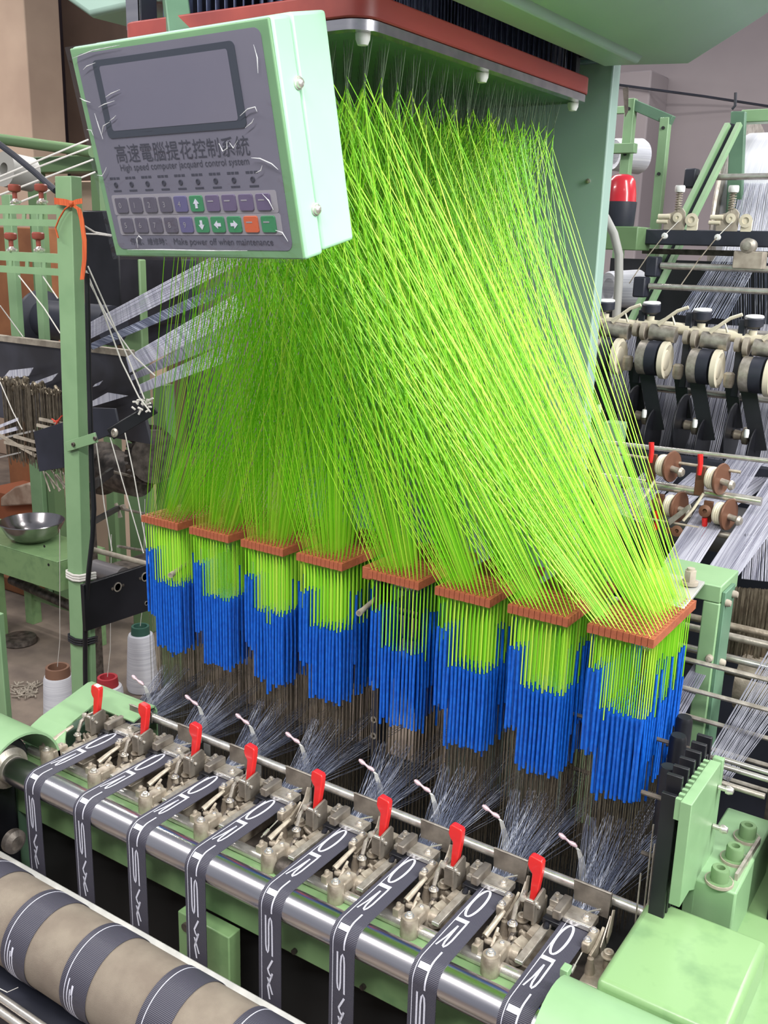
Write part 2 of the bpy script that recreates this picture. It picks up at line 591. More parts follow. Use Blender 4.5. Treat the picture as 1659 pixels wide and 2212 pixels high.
def cylstrip(x0, x1, R, a0, a1, n=40, th=.0008):
    """strip of webbing bent round the emery roller; uv.y = arc length"""
    mb = MB()
    vs, uv = [], []
    for k in range(n + 1):
        a = R_(a0 + (a1 - a0) * k / n)
        for x, rr in ((x0, R), (x1, R), (x1, R - th), (x0, R - th)):
            vs.append((x, CY - rr * math.sin(a), CZ + rr * math.cos(a)))
            uv.append((x, a * R))
    fs = []
    for k in range(n):
        for j in range(4):
            j2 = (j + 1) % 4
            fs.append((4 * k + j, 4 * k + j2, 4 * k + 4 + j2, 4 * k + 4 + j))
    fs += [(3, 2, 1, 0), (4 * n, 4 * n + 1, 4 * n + 2, 4 * n + 3)]
    mb.add(vs, fs)
    mb.uv = uv
    return mb


for i, x in enumerate(BANDX):
    if i == 5:
        continue
    b = thing('wound_ribbon', 'charcoal ribbon wrapped around the brown roller, %s' % ['at the left picture edge', 'second from left', 'third from left', 'fourth from left', 'nearest the bottom edge'][i], 'ribbon', (x, CY, CZ), 'ribbons wound on the brown roller')
    wd = .054
    obj('webbing', cylstrip(x, x + wd, CR + .0016, -75, 170), TAPE, b)
    obj('white_stripe', cylstrip(x + .0095, x + .0107, CR + .0019, -75, 170), LETTER, b)
    a0 = 62 + (0 if i < 3 else 34)
    for k, (dx, da) in enumerate(((.0155, 0), (.0208, 12), (.026, 6))):
        obj('letter_stroke', cylstrip(x + dx, x + dx + .0018, CR + .0019, a0 + da, 150, 26), LETTER, b)
    obj('letter_stroke', cylstrip(x + .0240, x + .0278, CR + .00195, a0 + 6, a0 + 18, 8), LETTER, b)

st = tag(obj('white_strip', MB().bar((-.4, -.022, .707), (1.2, -.022, .707), .004, .016, up=(0, .62, .78)), STRIPW), 'long narrow dusty white strip behind the brown roller', 'strip')
rods = [((0, 2146), (105, 2215)), ((0, 2170), (70, 2215))]
for k, (dy, dz, r) in enumerate(((-.17, .632, .0058), (-.1785, .6185, .0062))):
    tag(obj('chrome_rod', MB().cyl((-.4, dy, dz), (.9, dy, dz), r, 20), BRIGHT), ['thin chrome rod in the bottom left corner, nearer the brown roller', 'thin chrome rod in the very bottom left corner'][k], 'rod')
tag(obj('dark_tray', MB().box((-.4, -.155, .55), (.9, -.085, .612)), GREYBLK, bevel=.004), 'dark tray below the brown roller at lower left', 'tray')
strand = MB()
strand.tube([(.10, -.17, .638), (.12, -.18, .645), (.13, -.18, .66), (.15, -.17, .65), (.17, -.165, .665)], .0006, 4)
tag(obj('loose_thread', strand, STRING), 'loose pale thread caught on the corner chrome rods', 'thread')

# ================================================================== woven ribbons
RR = .0235 + .0009
S0Y = .186
S1 = S0Y - .0235
S2 = S1 + RR * math.pi / 2


def tape_pt(s, off=0.0):
    """point (y, z) on the ribbon path at arc length s from the fell"""
    if s <= S1:
        return (S0Y - s, .847 + RR + off)
    if s <= S2:
        a = (s - S1) / RR
        return (.0235 - (RR + off) * math.sin(a), .847 + (RR + off) * math.cos(a))
    return (.0235 - RR - off, .847 - (s - S2))


def tape_strip(x0f, pts_s, off, th):
    """ribbon of x-intervals along s: x0f(s)->(xa, xb)"""
    mb = MB()
    vs, uv = [], []
    for s in pts_s:
        xa, xb = x0f(s)
        y, z = tape_pt(s, off)
        y2, z2 = tape_pt(s, off - th)
        vs += [(xa, y, z), (xb, y, z), (xb, y2, z2), (xa, y2, z2)]
        uv += [(xa, s), (xb, s), (xb, s), (xa, s)]
    n = len(pts_s) - 1
    fs = []
    for k in range(n):
        for j in range(4):
            j2 = (j + 1) % 4
            fs.append((4 * k + j, 4 * k + 4 + j, 4 * k + 4 + j2, 4 * k + j2))
    fs += [(0, 1, 2, 3), (4 * n + 3, 4 * n + 2, 4 * n + 1, 4 * n)]
    mb.add(vs, fs)
    mb.uv = uv
    return mb


def stroke(mb, pts, wd, off=.0005):
    """stroke on the ribbon surface along (x, s) polyline"""
    P = []
    for k in range(len(pts) - 1):
        a, b = pts[k], pts[k + 1]
        L = math.hypot(b[0] - a[0], b[1] - a[1])
        n = max(1, int(L / .003))
        for j in range(n):
            t = j / n
            P.append((a[0] + (b[0] - a[0]) * t, a[1] + (b[1] - a[1]) * t))
    P.append(pts[-1])
    L_, R2 = [], []
    for k, p in enumerate(P):
        a, b = P[max(k - 1, 0)], P[min(k + 1, len(P) - 1)]
        dx, ds = b[0] - a[0], b[1] - a[1]
        l = math.hypot(dx, ds) or 1
        nx, ns = -ds / l * wd / 2, dx / l * wd / 2
        L_.append((p[0] + nx, p[1] + ns))
        R2.append((p[0] - nx, p[1] - ns))
    vs = []
    for q in L_ + R2:
        y, z = tape_pt(q[1], off)
        vs.append((q[0], y, z))
    n = len(P)
    mb.add(vs, [(k, k + 1, n + k + 1, n + k) for k in range(n - 1)])


TA, TB = -.0125, .0275
ss = [S1 * k / 8 for k in range(8)] + [S1 + (S2 - S1) * k / 14 for k in range(15)] + [S2 + .02 + .19 * k / 6 for k in range(7)]
web_me = None
LET = []
O = [(.0025 + .0078 * math.cos(t), .037 + .032 * math.sin(t)) for t in [2 * math.pi * k / 28 for k in range(29)]]
LET.append(('letter', [(O, .0034)]))
LET.append(('letter', [([(-.006, .080), (.0115, .080)], .0075), ([(.0105, .083), (.0105, .122), (.0095, .132), (.0075, .138), (.0055, .136), (.004, .128), (.003, .092)], .0026), ([(.0028, .094), (.0005, .12), (-.003, .139)], .0022)]))
LET.append(('letter', [([(-.0045, .177), (.0105, .177)], .008), ([(.0112, .147), (.0112, .205)], .0024)]))
LET.append(('letter', [([(.0008, .211), (.001, .258), (.0022, .267), (.004, .270), (.0055, .266), (.0062, .256), (.0062, .226), (.0072, .216), (.0092, .212), (.0112, .216), (.012, .226), (.0125, .273)], .0027)]))
LET.append(('letter', [([(.0128, .279), (.0042, .297), (.0062, .303), (.0115, .309)], .003)]))
LET.append(('letter', [([(.0125, .301), (.004, .326), (.0075, .346)], .003), ([(.0038, .311), (.0125, .336)], .003)]))
tp0 = thing('woven_ribbon', 'x', 'ribbon', (PX(0), .0, .85), 'woven ribbons over the chrome roller')
obj('webbing', tape_strip(lambda s: (TA, TB), ss, 0, .0011), TAPE, tp0)
obj('white_stripe', tape_strip(lambda s: (-.0072, -.0062), ss, .0005, .0003), LETTER, tp0)
for nm, sts in LET:
    mb = MB()
    for pts, wd in sts:
        stroke(mb, pts, wd)
    obj(nm, mb, LETTER, tp0, fix=False)
for ch in tp0.children:
    ch.location = -tp0.location + V((PX(0), 0, 0))
for i in range(8):
    t = tp0 if i == 0 else copy_tree(tp0)
    t.location = (PX(i) - .004 + .0006 * i, .0, .85)
    t['label'] = 'charcoal woven ribbon with white letters over the chrome roller, ' + ORD[i]

# ================================================================== weaving heads
def P_(name, mb, m, parent, bevel=.0008, **k):
    return obj(name, mb, m, parent, bevel=bevel, **k)


h0 = thing('weaving_head', 'x', 'weaving head', (0, .15, .8), 'weaving heads in a row')
rnd = random.Random(3)
# red lever
lv = [(-.0665, .936), (-.066, .947), (-.0625, .9495), (-.048, .9475), (-.0455, .944), (-.0455, .928), (-.0475, .905), (-.0495, .888), (-.058, .888), (-.0585, .912), (-.0585, .925), (-.0635, .930)]
mb = MB().prism([(a, b) for a, b in lv], (0, .176, 0), (1, 0, 0), (0, .12, 1), (0, 1, 0), .011)
for k, v in enumerate(mb.v):
    mb.v[k] = (v[0], v[1] - .107, v[2])
P_('lever', mb, RED, h0, .0016, seg=3)
# lever bracket: side plate with a bent front flange
br = [(.158, .866), (.158, .896), (.162, .902), (.188, .906), (.193, .90), (.193, .872), (.18, .864)]
P_('lever_bracket', MB().prism(br, (-.0455, 0, 0), (0, 1, 0), (0, 0, 1), (1, 0, 0), .0035).box((-.057, .157, .872), (-.0425, .160, .9)), GUARD, h0)
pm = MB().cyl((-.062, .163, .897), (-.040, .163, .897), .0032, 12)
bolt(pm, (-.042, .17, .888), .0026, .003, (1, 0, 0), False)
P_('pivot_pin', pm, BRIGHT, h0, 0)
P_('pivot_nub', MB().lathe((-.060, .160, .897), (0, 0, 1), [(.0045, 0), (.0052, .003), (.004, .006), (0, .007)], 14), STEEL, h0, 0)
# fell plate and clamp
P_('fell_plate', MB().box((-.036, .184, .869), (.027, .212, .8795)), STEEL, h0, .001)
P_('fell_edge', MB().box((-.012, .1815, .8725), (.026, .184, .8795)), BRIGHT, h0, .0008)
P_('clamp_bar', MB().box((-.0225, .170, .879), (-.0105, .211, .893)), GUARD, h0, .002)
P_('clamp_riser', MB().box((-.036, .192, .8795), (-.0225, .2115, .889)), STEEL, h0, .001)
P_('set_screw', bolt(bolt(MB(), (-.031, .207, .889), .003, .003), (-.0265, .198, .889), .0024, .0025, washer=False), STEEL, h0, 0)
P_('plate_bolt', bolt(MB(), (.015, .197, .8795), .0042, .0052), BRIGHT, h0, 0)
hw = MB().tube([(.013, .199, .884), (.016, .2, .888), (.022, .206, .889), (.028, .213, .889)], .0012, 8)
P_('hook_wire', hw, BRIGHT, h0, 0)
# guard plate
g = MB()
n = 10
g.plate([(-.013, .2215, .872), (.036, .2215, .872), (.036, .2265, .9075), (-.017, .2265, .9075)], -.0016)
P_('guard_plate', g, GUARD, h0, .0004)
P_('guard_edge', MB().box((-.0172, .2252, .9068), (.0362, .2272, .9086)), STEEL, h0, .0004)
P_('guard_back', MB().box((-.0172, .2295, .885), (.0362, .2312, .9068)), GUARD, h0, .0004)
# needle carrier right of the ribbon
P_('needle_block', MB().box((.0275, .150, .864), (.0385, .188, .8795)), CAST, h0, .0025)
P_('needle_cap', MB().prism([(.150, .853), (.150, .866), (.17, .868), (.194, .880), (.198, .873), (.176, .850)], (.0385, 0, 0), (0, 1, 0), (0, 0, 1), (1, 0, 0), .004), CAST, h0)
P_('carrier_bolt', bolt(bolt(MB(), (.0325, .1795, .8795), .0036, .004), (.033, .158, .8795), .0036, .004), BRIGHT, h0, 0)
P_('side_plate', MB().prism([(.182, .848), (.176, .862), (.204, .892), (.214, .884), (.196, .85)], (.0435, 0, 0), (0, 1, 0), (0, 0, 1), (1, 0, 0), .002), STEEL, h0, .0004)
P_('side_spring', MB().prism([(.19, .86), (.186, .872), (.2, .905), (.208, .9), (.203, .87)], (.0475, 0, 0), (0, 1, 0), (0, 0, 1), (1, 0, .1), .0015), CAST, h0, .0003)
P_('latch_needle', MB().cyl((.0300, .156, .866), (.0290, .112, .855), .0011, 8).cyl((.029, .13, .859), (.029, .118, .856), .0026, 10), BRIGHT, h0, 0)
P_('guide_pin', MB().lathe((.042, .150, .79), (0, 0, 1), [(.0065, 0), (.0065, .058), (.0055, .062), (.0045, .066), (.0042, .072), (0, .073)], 16), CAST, h0, 0)
P_('stud_bolt', bolt(MB().cyl((.0575, .172, .80), (.0575, .172, .858), .0058, 14), (.0575, .172, .858), .0066, .0075), CAST, h0, 0)
# guide strip
P_('guide_strip', MB().box((-.0335, .087, .862), (-.0225, .184, .8675)), STEEL, h0, .001)
P_('strip_end', MB().box((-.0335, .0862, .8625), (-.0225, .0882, .8678)), BRIGHT, h0, .0008)
# shaft clamp
cl = MB().lathe((-.063, .08, .815), (0, 0, 1), [(.0105, 0), (.0112, .012), (.0112, .02), (.0125, .022), (.0125, .043), (.0105, .050), (0, .052)], 18)
P_('shaft_clamp', cl, CAST, h0, 0)
P_('clamp_jaw', MB().box((-.070, .084, .846), (-.052, .116, .8645)), CAST, h0, .003, seg=3)
P_('clamp_bolt', bolt(bolt(MB(), (-.063, .079, .866), .0045, .005), (-.0605, .106, .8645), .003, .0025, washer=False), BRIGHT, h0, 0)
P_('jaw_ear', MB().lathe((-.053, .118, .848), (1, 0, 0), [(.0105, 0), (.0105, .013), (.004, .014), (.004, .01), (0, .01)], 16), CAST, h0, 0)
# rocker arm with screws
P_('rocker_post', MB().tube([(-.0665, .15, .80), (-.0665, .15, .835), (-.0672, .149, .864)], [.0065, .0058, .0045], 12), CAST, h0, 0)
P_('rocker_screw', bolt(bolt(MB(), (-.067, .148, .864), .0048, .004), (-.0605, .138, .846), .0036, .004, (0, -1, .6)), BRIGHT, h0, 0)
P_('rocker_arm', MB().tube([(-.0675, .150, .87), (-.0675, .158, .886), (-.066, .172, .893), (-.068, .186, .892)], [.003, .0034, .003, .002], 10), STEEL, h0, 0)
P_('rocker_web', MB().prism([(.118, .828), (.118, .842), (.142, .856), (.156, .85), (.156, .815)], (-.066, 0, 0), (0, 1, 0), (0, 0, 1), (1, 0, 0), .005), CASTD, h0)
P_('fork', MB().lathe((-.046, .118, .842), (.45, -.7, .3), [(.0085, -.012), (.0095, 0), (.0092, .006), (.0045, .0075), (.004, .002), (0, .002)], 16).lathe((-.055, .112, .85), (0, 0, 1), [(.006, -.02), (.006, .0), (.004, .004), (0, .005)], 12), CAST, h0, 0)
P_('fork_wedge', MB().prism([(-.055, .128), (-.036, .120), (-.034, .138), (-.052, .146)], (0, 0, .853), (1, 0, 0), (0, 1, 0), (0, 0, 1), .004).prism([(-.046, .146), (-.03, .142), (-.03, .168), (-.046, .172)], (0, 0, .852), (1, 0, 0), (0, 1, 0), (0, 0, 1), .010), CAST, h0, .001)
P_('black_knob', MB().lathe((-.027, .166, .868), (.3, -.9, .2), [(.004, -.008), (.0045, .002), (.003, .006), (0, .0065)], 14), BLACK, h0, 0)
P_('black_jaw', MB().box((-.036, .172, .866), (-.012, .184, .873)), BLACK, h0, .001)
# weft linkage on the far side of the previous ribbon
lk = MB().tube([(-.087, .108, .862), (-.083, .13, .871), (-.081, .150, .876)], [.0045, .0036, .0028], 10)
P_('linkage_rod', lk, CAST, h0, 0)
P_('linkage_knuckle', MB().box((-.094, .086, .842), (-.085, .102, .860)).lathe((-.0895, .094, .860), (0, 0, 1), [(.004, 0), (.004, .004), (.0028, .006), (0, .0062)], 10).lathe((-.083, .112, .854), (1, 0, .2), [(.0045, -.004), (.005, .002), (.0035, .008), (0, .009)], 12), CAST, h0, 0)
P_('linkage_arm', MB().tube([(-.078, .128, .866), (-.076, .116, .860), (-.0745, .106, .852)], [.002, .003, .003], 10), CAST, h0, 0)
sm = MB()
for k in range(9):
    x, y, z = rnd.uniform(-.085, -.045), rnd.uniform(.118, .19), rnd.uniform(.835, .862)
    ax = V((rnd.uniform(-1, 1), rnd.uniform(-1, 0), rnd.uniform(.2, 1)))
    sm.lathe((x, y, z), ax, [(.0042, -.012), (.0048, 0), (.003, .004), (.003, .007), (0, .0075)], 10)
P_('small_fitting', sm, CAST, h0, 0)['kind'] = 'stuff'
P_('sub_plate', MB().box((-.08, .118, .815), (-.02, .205, .835)), CAST, h0, .002)
P_('pin_base', MB().box((.036, .13, .81), (.062, .2, .84)), CAST, h0, .002)
P_('rear_bracket', MB().box((-.075, .196, .84), (-.05, .222, .872)), CAST, h0, .002)
P_('rear_lug', MB().box((-.068, .186, .872), (-.058, .214, .881)), CAST, h0, .002)
for ch in h0.children:
    ch.location = -h0.location
for i in range(8):
    t = h0 if i == 0 else copy_tree(h0)
    t.location = (PX(i) + (.004 if i < 4 else 0), .15, .8)
    t['label'] = 'grey metal weaving head with an upright red lever, ' + ORD[i]
tag(obj('head_shaft', MB().cyl((-.12, .09, .841), (.97, .09, .841), .0088, 24), BRIGHT), 'chrome shaft clamped along the front of the weaving heads', 'shaft')
tag(obj('rubber_collar', MB().lathe((PX(4) - .049, .09, .841), (1, 0, 0), [(.009, 0), (.0155, 0), (.0155, .02), (.009, .02)], 24), CASTD), 'thick brown collar on the shaft below the fifth head', 'collar')
tag(obj('reed_rod', MB().cyl((-.1, .245, .886), (.945, .245, .886), .0075, 24), BRIGHT), 'chrome rod running behind the row of red levers', 'rod')
tag(obj('rod_end_block', MB().box((.945, .232, .86), (.975, .262, .9)).cyl((.96, .225, .89), (.96, .232, .89), .006, 14), CAST, bevel=.003), 'small cast block holding the rod behind the gear cover', 'block')


# ================================================================== strands
def strands(lines, r, n=3):
    """many straight or bent strands in one mesh, with a random value for each"""
    mb = MB()
    mb.at = []
    for pts in lines:
        v0 = len(mb.v)
        mb.tube(pts, r, n, cap=False)
        mb.at += [random.random()] * (len(mb.v) - v0)
    return mb


# warp fans behind each head
rw = random.Random(11)
for i in range(8):
    L = []
    for (yf, zf, xa, xb, cnt) in ((.345, .932, -.052, -.034, 21), (.36, .934, -.028, -.014, 18), (.365, .932, -.010, .004, 18), (.46, .93, .006, .026, 24), (.47, .90, .034, .062, 24), (.40, .895, -.045, .045, 45), (.42, .85, -.03, .05, 24)):
        for k in range(cnt * 2 // 3):
            t = (k + rw.uniform(-.4, .4)) / (cnt * 2 // 3)
            x1 = PX(i) + xa + (xb - xa) * t
            x0 = PX(i) - .012 + .036 * t
            L.append([(x0, .214, .877), (x1, yf, zf + rw.uniform(-.004, .004))])
    o = obj('warp_fan', strands(L, .00034), WARP)
    tag(o, 'fan of blue grey warp threads behind a red lever, ' + ORD[i], 'threads', 'warp fans', 'stuff')

# weft guide straps
for i in range(8):
    x = [-.052, .086, .207, .318, .468, .572, .69, .811][i]
    g = thing('weft_guide', 'white strap with pinkish eyelet rising behind the heads, ' + ORD[i], 'thread guide', (x, .28, .86), 'weft guides behind the heads')
    pts = [(.030, .29, .79), (.032, .288, .86), (.029, .284, .895), (.024, .28, .916), (.012, .277, .925), (.0, .275, .932)]
    mb = MB()
    for k in range(len(pts) - 1):
        a, b = V(pts[k]) + V((x, 0, 0)), V(pts[k + 1]) + V((x, 0, 0))
        wd = .014 if k < 2 else (.011 if k == 2 else .007)
        wd2 = .014 if k < 1 else (.011 if k == 1 else .007)
        ws = V((.72, .5, -.25))
        mb.plate([a - ws * (wd / 2), a + ws * (wd / 2), b + ws * (wd2 / 2), b - ws * (wd2 / 2)], .0012)
    obj('strap', mb, STRAP, g, angle=60)
    ey = MB()
    ey.tube([(x - .005, .274, .9345), (x - .002, .274, .9335), (x + .003, .274, .931), (x + .006, .275, .9295), (x + .010, .275, .9275), (x + .014, .276, .9255), (x + .018, .277, .924), (x + .022, .277, .922)], [.0018, .0034, .0034, .0018, .0018, .0034, .0034, .0018], 10)
    obj('eyelet', ey, PINK, g)

# ================================================================== harness bundles
NX, NY = 13, 17
CW, CD, CZT, CTH = .093, .186, 1.237, .0125
CY0 = .314
BX0, BX1 = .236, .545
ZC = 1.903


def comb_x(i):
    return -.060 + i * .1205 + (.022 if i > 3 else 0)


def hole(i, a, b):
    return (comb_x(i) + .006 + (CW - .012) * a / (NX - 1), CY0 + .006 + (CD - .012) * b / (NY - 1))


def hook(a, b):
    y = (.135 + .255 * b / 7) if b < 8 else (.455 + .235 * (b - 8) / 8)
    return (BX0 + (BX1 - BX0) * a / (NX - 1) - .02 * (y - .1), y)


strip_me = None
rh = random.Random(5)
for i in range(8):
    cx = comb_x(i)
    hbn = thing('harness_bundle', 'brown comb board with neon green cords and blue sleeves below, ' + ORD[i], 'loom harness', (cx + CW / 2, CY0 + CD / 2, CZT), 'harness bundles with brown comb boards')
    # comb board: laminated strips, each its own piece
    cb = obj('comb_board', MB().box((cx + .001, CY0 + .002, CZT - CTH + .001), (cx + CW - .001, CY0 + CD - .002, CZT - .0015)), COMB, hbn)
    ns = 11
    if strip_me is None:
        sw = CW / ns
        q = MB().box((.0004, 0, -CTH), (sw - .0004, CD, 0))
        for yy in range(NY):
            y = .006 + (CD - .012) * yy / (NY - 1)
            q.box((sw * .3, y - .0022, 0), (sw * .7, y + .0022, .0009))
        strip_me = q.mesh('board_strip')
        strip_me.materials.append(COMB)
    for k in range(ns):
        o = obj('board_strip', strip_me, COMB, cb)
        o.location = V((cx + k * CW / ns, CY0, CZT + (.0003 if k % 2 else 0)))
    # cords
    up, low, top, wires, sl_f, sl_b = [], [], [], [], [], []
    for a in range(NX):
        for b in range(NY):
            hx, hy = hole(i, a, b)
            kx, ky = hook(a, b)
            zt = ZC + rh.uniform(-.03, .016)
            kx += rh.uniform(-.0006, .0006)
            ky += rh.uniform(-.0008, .0008)
            up.append([(hx, hy, CZT - .002), (kx, ky, zt)])
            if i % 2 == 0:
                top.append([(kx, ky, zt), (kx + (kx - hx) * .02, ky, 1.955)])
            hi = a < 3 or (a > 9 and b > 3 and rh.random() < .3)
            zs = (1.171 if hi else 1.116) + rh.uniform(-.004, .003)
            if rh.random() < .03:
                zs -= .018
            zb = zs - .127 + rh.uniform(-.006, .004)
            wob = rh.uniform(-.0016, .0016)
            low.append([(hx, hy, CZT - .004), (hx, hy, zs)])
            sl = [(hx, hy, zs), (hx + wob, hy, (zs + zb) / 2 + .01), (hx + wob * .4, hy, zb)]
            (sl_f if b == 0 else sl_b).append(sl)
            wires.append([(hx + wob * .4, hy, zb), (hx + wob, hy, .78)])
    o = obj('cord', strands(up, .00068), CORD, hbn, fix=False)
    o['kind'] = 'stuff'
    if top:
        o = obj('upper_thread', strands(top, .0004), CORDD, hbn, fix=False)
        o['kind'] = 'stuff'
    o = obj('lower_cord', strands(low, .0009), CORD, hbn, fix=False)
    o['kind'] = 'stuff'
    o = obj('sleeve_mass', strands(sl_b, .0021, 6), BLUE, hbn, fix=False)
    o['kind'] = 'stuff'
    for sl in sl_f:
        obj('blue_sleeve', strands([sl], .00225, 8), BLUE, hbn, fix=False)
    o = obj('heddle_wire', strands(wires, .00055), WIRE, hbn, fix=False)
    o['kind'] = 'stuff'

# divider rods poking between the bundles
for k, (p, q) in enumerate((((368, 1243), (420, 1205)), ((775, 1325), (822, 1285)))):
    a, b = at(*p, Y=.31), at(*q, Y=.40)
    tag(obj('divider_rod', MB().cyl(a, b, .0042, 12).cyl(a, a + (b - a) * .12, .005, 12), WOODBAR), ['thin metal rod poking out beside the first comb board', 'thin metal rod poking out between fourth and fifth comb boards'][k], 'rod')
sp = thing('centre_divider', 'dark perforated strut between the fourth and fifth bundles', 'strut', (at(812, 1500, Y=.42).x, .42, .9))
x = comb_x(4) - .018
obj('strut_plate', MB().box((x, .36, .80), (x + .012, .39, 1.215)), GREYBLK, sp, bevel=.001)
hm = MB()
for z in (.93, .96):
    hm.ring((x + .006, .3595, z), (0, -1, 0), .003, .006, .001, 16)
obj('strut_rivet', hm, STEEL, sp)
obj('strut_cap', MB().box((x - .004, .33, 1.215), (x + .012, .5, 1.235)), COMB, sp, bevel=.001)

# ================================================================== comber board and jacquard head
ZB = 1.955
cbd = thing('comber_board', 'red brown comber board in a chrome edge frame above the cords', 'comber board', (.4, .4, ZB))


def rrect(x0, y0, x1, y1, r, n=8):
    pts = []
    for cx, cy, a0 in ((x1 - r, y0 + r, -90), (x1 - r, y1 - r, 0), (x0 + r, y1 - r, 90), (x0 + r, y0 + r, 180)):
        for k in range(n + 1):
            a = R_(a0 + 90 * k / n)
            pts.append((cx + r * math.cos(a), cy + r * math.sin(a)))
    return pts


obj('red_board', MB().prism(rrect(.185, .085, .578, .735, .03), (0, 0, ZB + .012), (1, 0, 0), (0, 1, 0), (0, 0, 1), .026), WOODRED, cbd, bevel=.002, angle=50)
outer, inner = rrect(.187, .087, .576, .733, .03), rrect(.202, .102, .561, .718, .02)
fm = MB()
n = len(outer)
fm.add([(x, y, ZB) for x, y in outer] + [(x, y, ZB) for x, y in inner] + [(x, y, ZB + .011) for x, y in outer] + [(x, y, ZB + .011) for x, y in inner],
       sum([[(k, (k + 1) % n, n + (k + 1) % n, n + k), (2 * n + k, 3 * n + k, 3 * n + (k + 1) % n, 2 * n + (k + 1) % n), (k, 2 * n + k, 2 * n + (k + 1) % n, (k + 1) % n), (n + k, n + (k + 1) % n, 3 * n + (k + 1) % n, 3 * n + k)] for k in range(n)], []))
obj('chrome_frame', fm, CHROME, cbd, angle=50)
obj('hole_plate', MB().box((.200, .10, ZB + .004), (.563, .72, ZB + .011)), GREEND, cbd)
for px, py, y in ((785, 125, .115), (1340 * 0 + 985, 190, .4), (1215, 250, .71)):
    p = at(px, py, Y=y)
    obj('corner_foot', MB().lathe((.555, y, ZB), (0, 0, -1), [(.009, 0), (.0085, .006), (.006, .012), (0, .013)], 16), WHITEP, cbd)
tb = MB()
for y in (.25, .46, .62):
    tb.lathe((.556, y, ZB + .038), (0, 0, 1), [(.006, 0), (.006, .006), (0, .008)], 12)
obj('frame_stud', tb, STEEL, cbd)

jh = thing('jacquard_head', 'blue green jacquard head casing overhanging the red comber board', 'machine head', (.4, .5, 2.2))
# dark hook field inside the head
obj('hook_backing', MB().box((.24, .70, ZB + .04), (.56, .715, 2.75)), GREYBLK, jh)
obj('hook_backing', MB().box((.226, .14, ZB + .04), (.232, .70, 2.75)), GREYBLK, jh)
hk = []
rk = random.Random(2)
for a in range(22):
    for b in range(34):
        x, y = .235 + .32 * a / 21, .12 + .57 * b / 33
        hk.append([(x, y, ZB + .03), (x + rk.uniform(-.002, .002), y, 2.7)])
o = obj('hook_wire', strands(hk, .0011, 4), mat('dark_blue_hook', (88, 98, 126), .4, .2, (56, 64, 92), 40), jh, fix=False)
o['kind'] = 'stuff'
for k, (x, y) in enumerate(((.548, .098), (.205, .098), (.53, .70))):
    obj('hanger_post', MB().box((x - .013, y - .004, ZB + .03), (x + .013, y + .004, 2.7)).box((x + .009, y - .004, ZB + .03), (x + .013, y + .022, 2.7)), CHROME, jh, bevel=.001)
    obj('hanger_side', MB().box((x + .0132, y - .003, ZB + .03), (x + .015, y + .024, 2.7)), GREYBLK, jh)
# casing : right overhang with chamfered lower edge, left overhang, rear panel
cs = [(.575, 2.022), (.71, 2.016), (.80, 2.065), (1.0, 2.18), (1.0, 2.8), (.575, 2.8)]
obj('right_casing', MB().prism(cs, (0, -.06, 0), (1, 0, 0), (0, 0, 1), (0, 1, 0), .86), TEAL, jh, bevel=.008, seg=3)
obj('casing_rib', MB().prism([(.60, 2.008), (.655, 2.008), (.665, 2.0215), (.59, 2.0215)], (0, .1, 0), (1, 0, 0), (0, 0, 1), (0, 1, 0), .62), TEAL, jh, bevel=.003)
ls = [(.225, 2.022), (.225, 2.8), (-.2, 2.8), (-.2, 2.18), (.0, 2.065), (.09, 2.016)]
obj('left_casing', MB().prism(ls, (0, .12, 0), (1, 0, 0), (0, 0, 1), (0, 1, 0), .68), TEAL, jh, bevel=.008, seg=3)
obj('rear_casing', MB().box((.1, .835, 2.035), (.57, .88, 2.8)), TEAL, jh, bevel=.004)
cr_ = at(1272, 117, Y=.72)
obj('cross_rail', MB().box((cr_.x - .035, .71, cr_.z - .006), (cr_.x + .03, .73, cr_.z + .006)), BLACK, jh)
obj('gantry_leg', MB().box((.33, .80, 0), (.583, .835, 2.03)), TEAL, jh, bevel=.003)
obj('cord_shade_backing', MB().box((-.12, .845, .95), (.33, .86, 2.03)), GREEND, jh, bevel=.003)  # added dark sheet standing in for the shade between the cords
obj('leg_rivet', MB().lathe(at(1271, 391, Y=.80), (0, -1, 0), [(.004, 0), (.004, .003), (0, .004)], 10), STEEL, jh)

# ================================================================== control box
cx, cy, cz = .432, -.05, 1.8185
BW, BH, BD = .300, .236, .094
TILT = R_(12.7)
BM = Matrix.Translation((cx, cy, cz)) @ Matrix.Rotation(R_(-.5), 4, 'Z') @ Matrix.Rotation(TILT, 4, 'X') @ Matrix.Rotation(R_(-1.0), 4, 'Y')
box = thing('control_box', 'pale green control box with grey keypad panel under plastic film', 'control box', (cx, cy, cz))


def bp(mb):
    mb.v = [tuple(BM @ V(p)) for p in mb.v]
    return mb


hw, hh = BW / 2, BH / 2
obj('front_case', bp(MB().box((-hw, .003, -hh), (hw, .034, hh))), CASE_LIT, box, bevel=.004, seg=3)
obj('rear_case', bp(MB().box((-hw + .001, .035, -hh + .003), (hw - .001, BD, hh + .002))), CASE_LIT, box, bevel=.004, seg=3)
obj('front_plate', bp(MB().box((-hw + .0015, .0, -hh + .0015), (hw - .0015, .004, hh - .0015))), CASE_SHADE, box, bevel=.0015)


def panel(x0, z0, x1, z1, d, r=.006):
    """rounded plate on the box face; coordinates as fractions of the face (left, top = 0, 0)"""
    X = lambda f: -hw + BW * f
    Z = lambda f: hh - BH * f
    return bp(MB().prism(rrect(X(x0), Z(z1), X(x1), Z(z0), r, 5), (0, -d, 0), (1, 0, 0), (0, 0, 1), (0, 1, 0), d + .001))


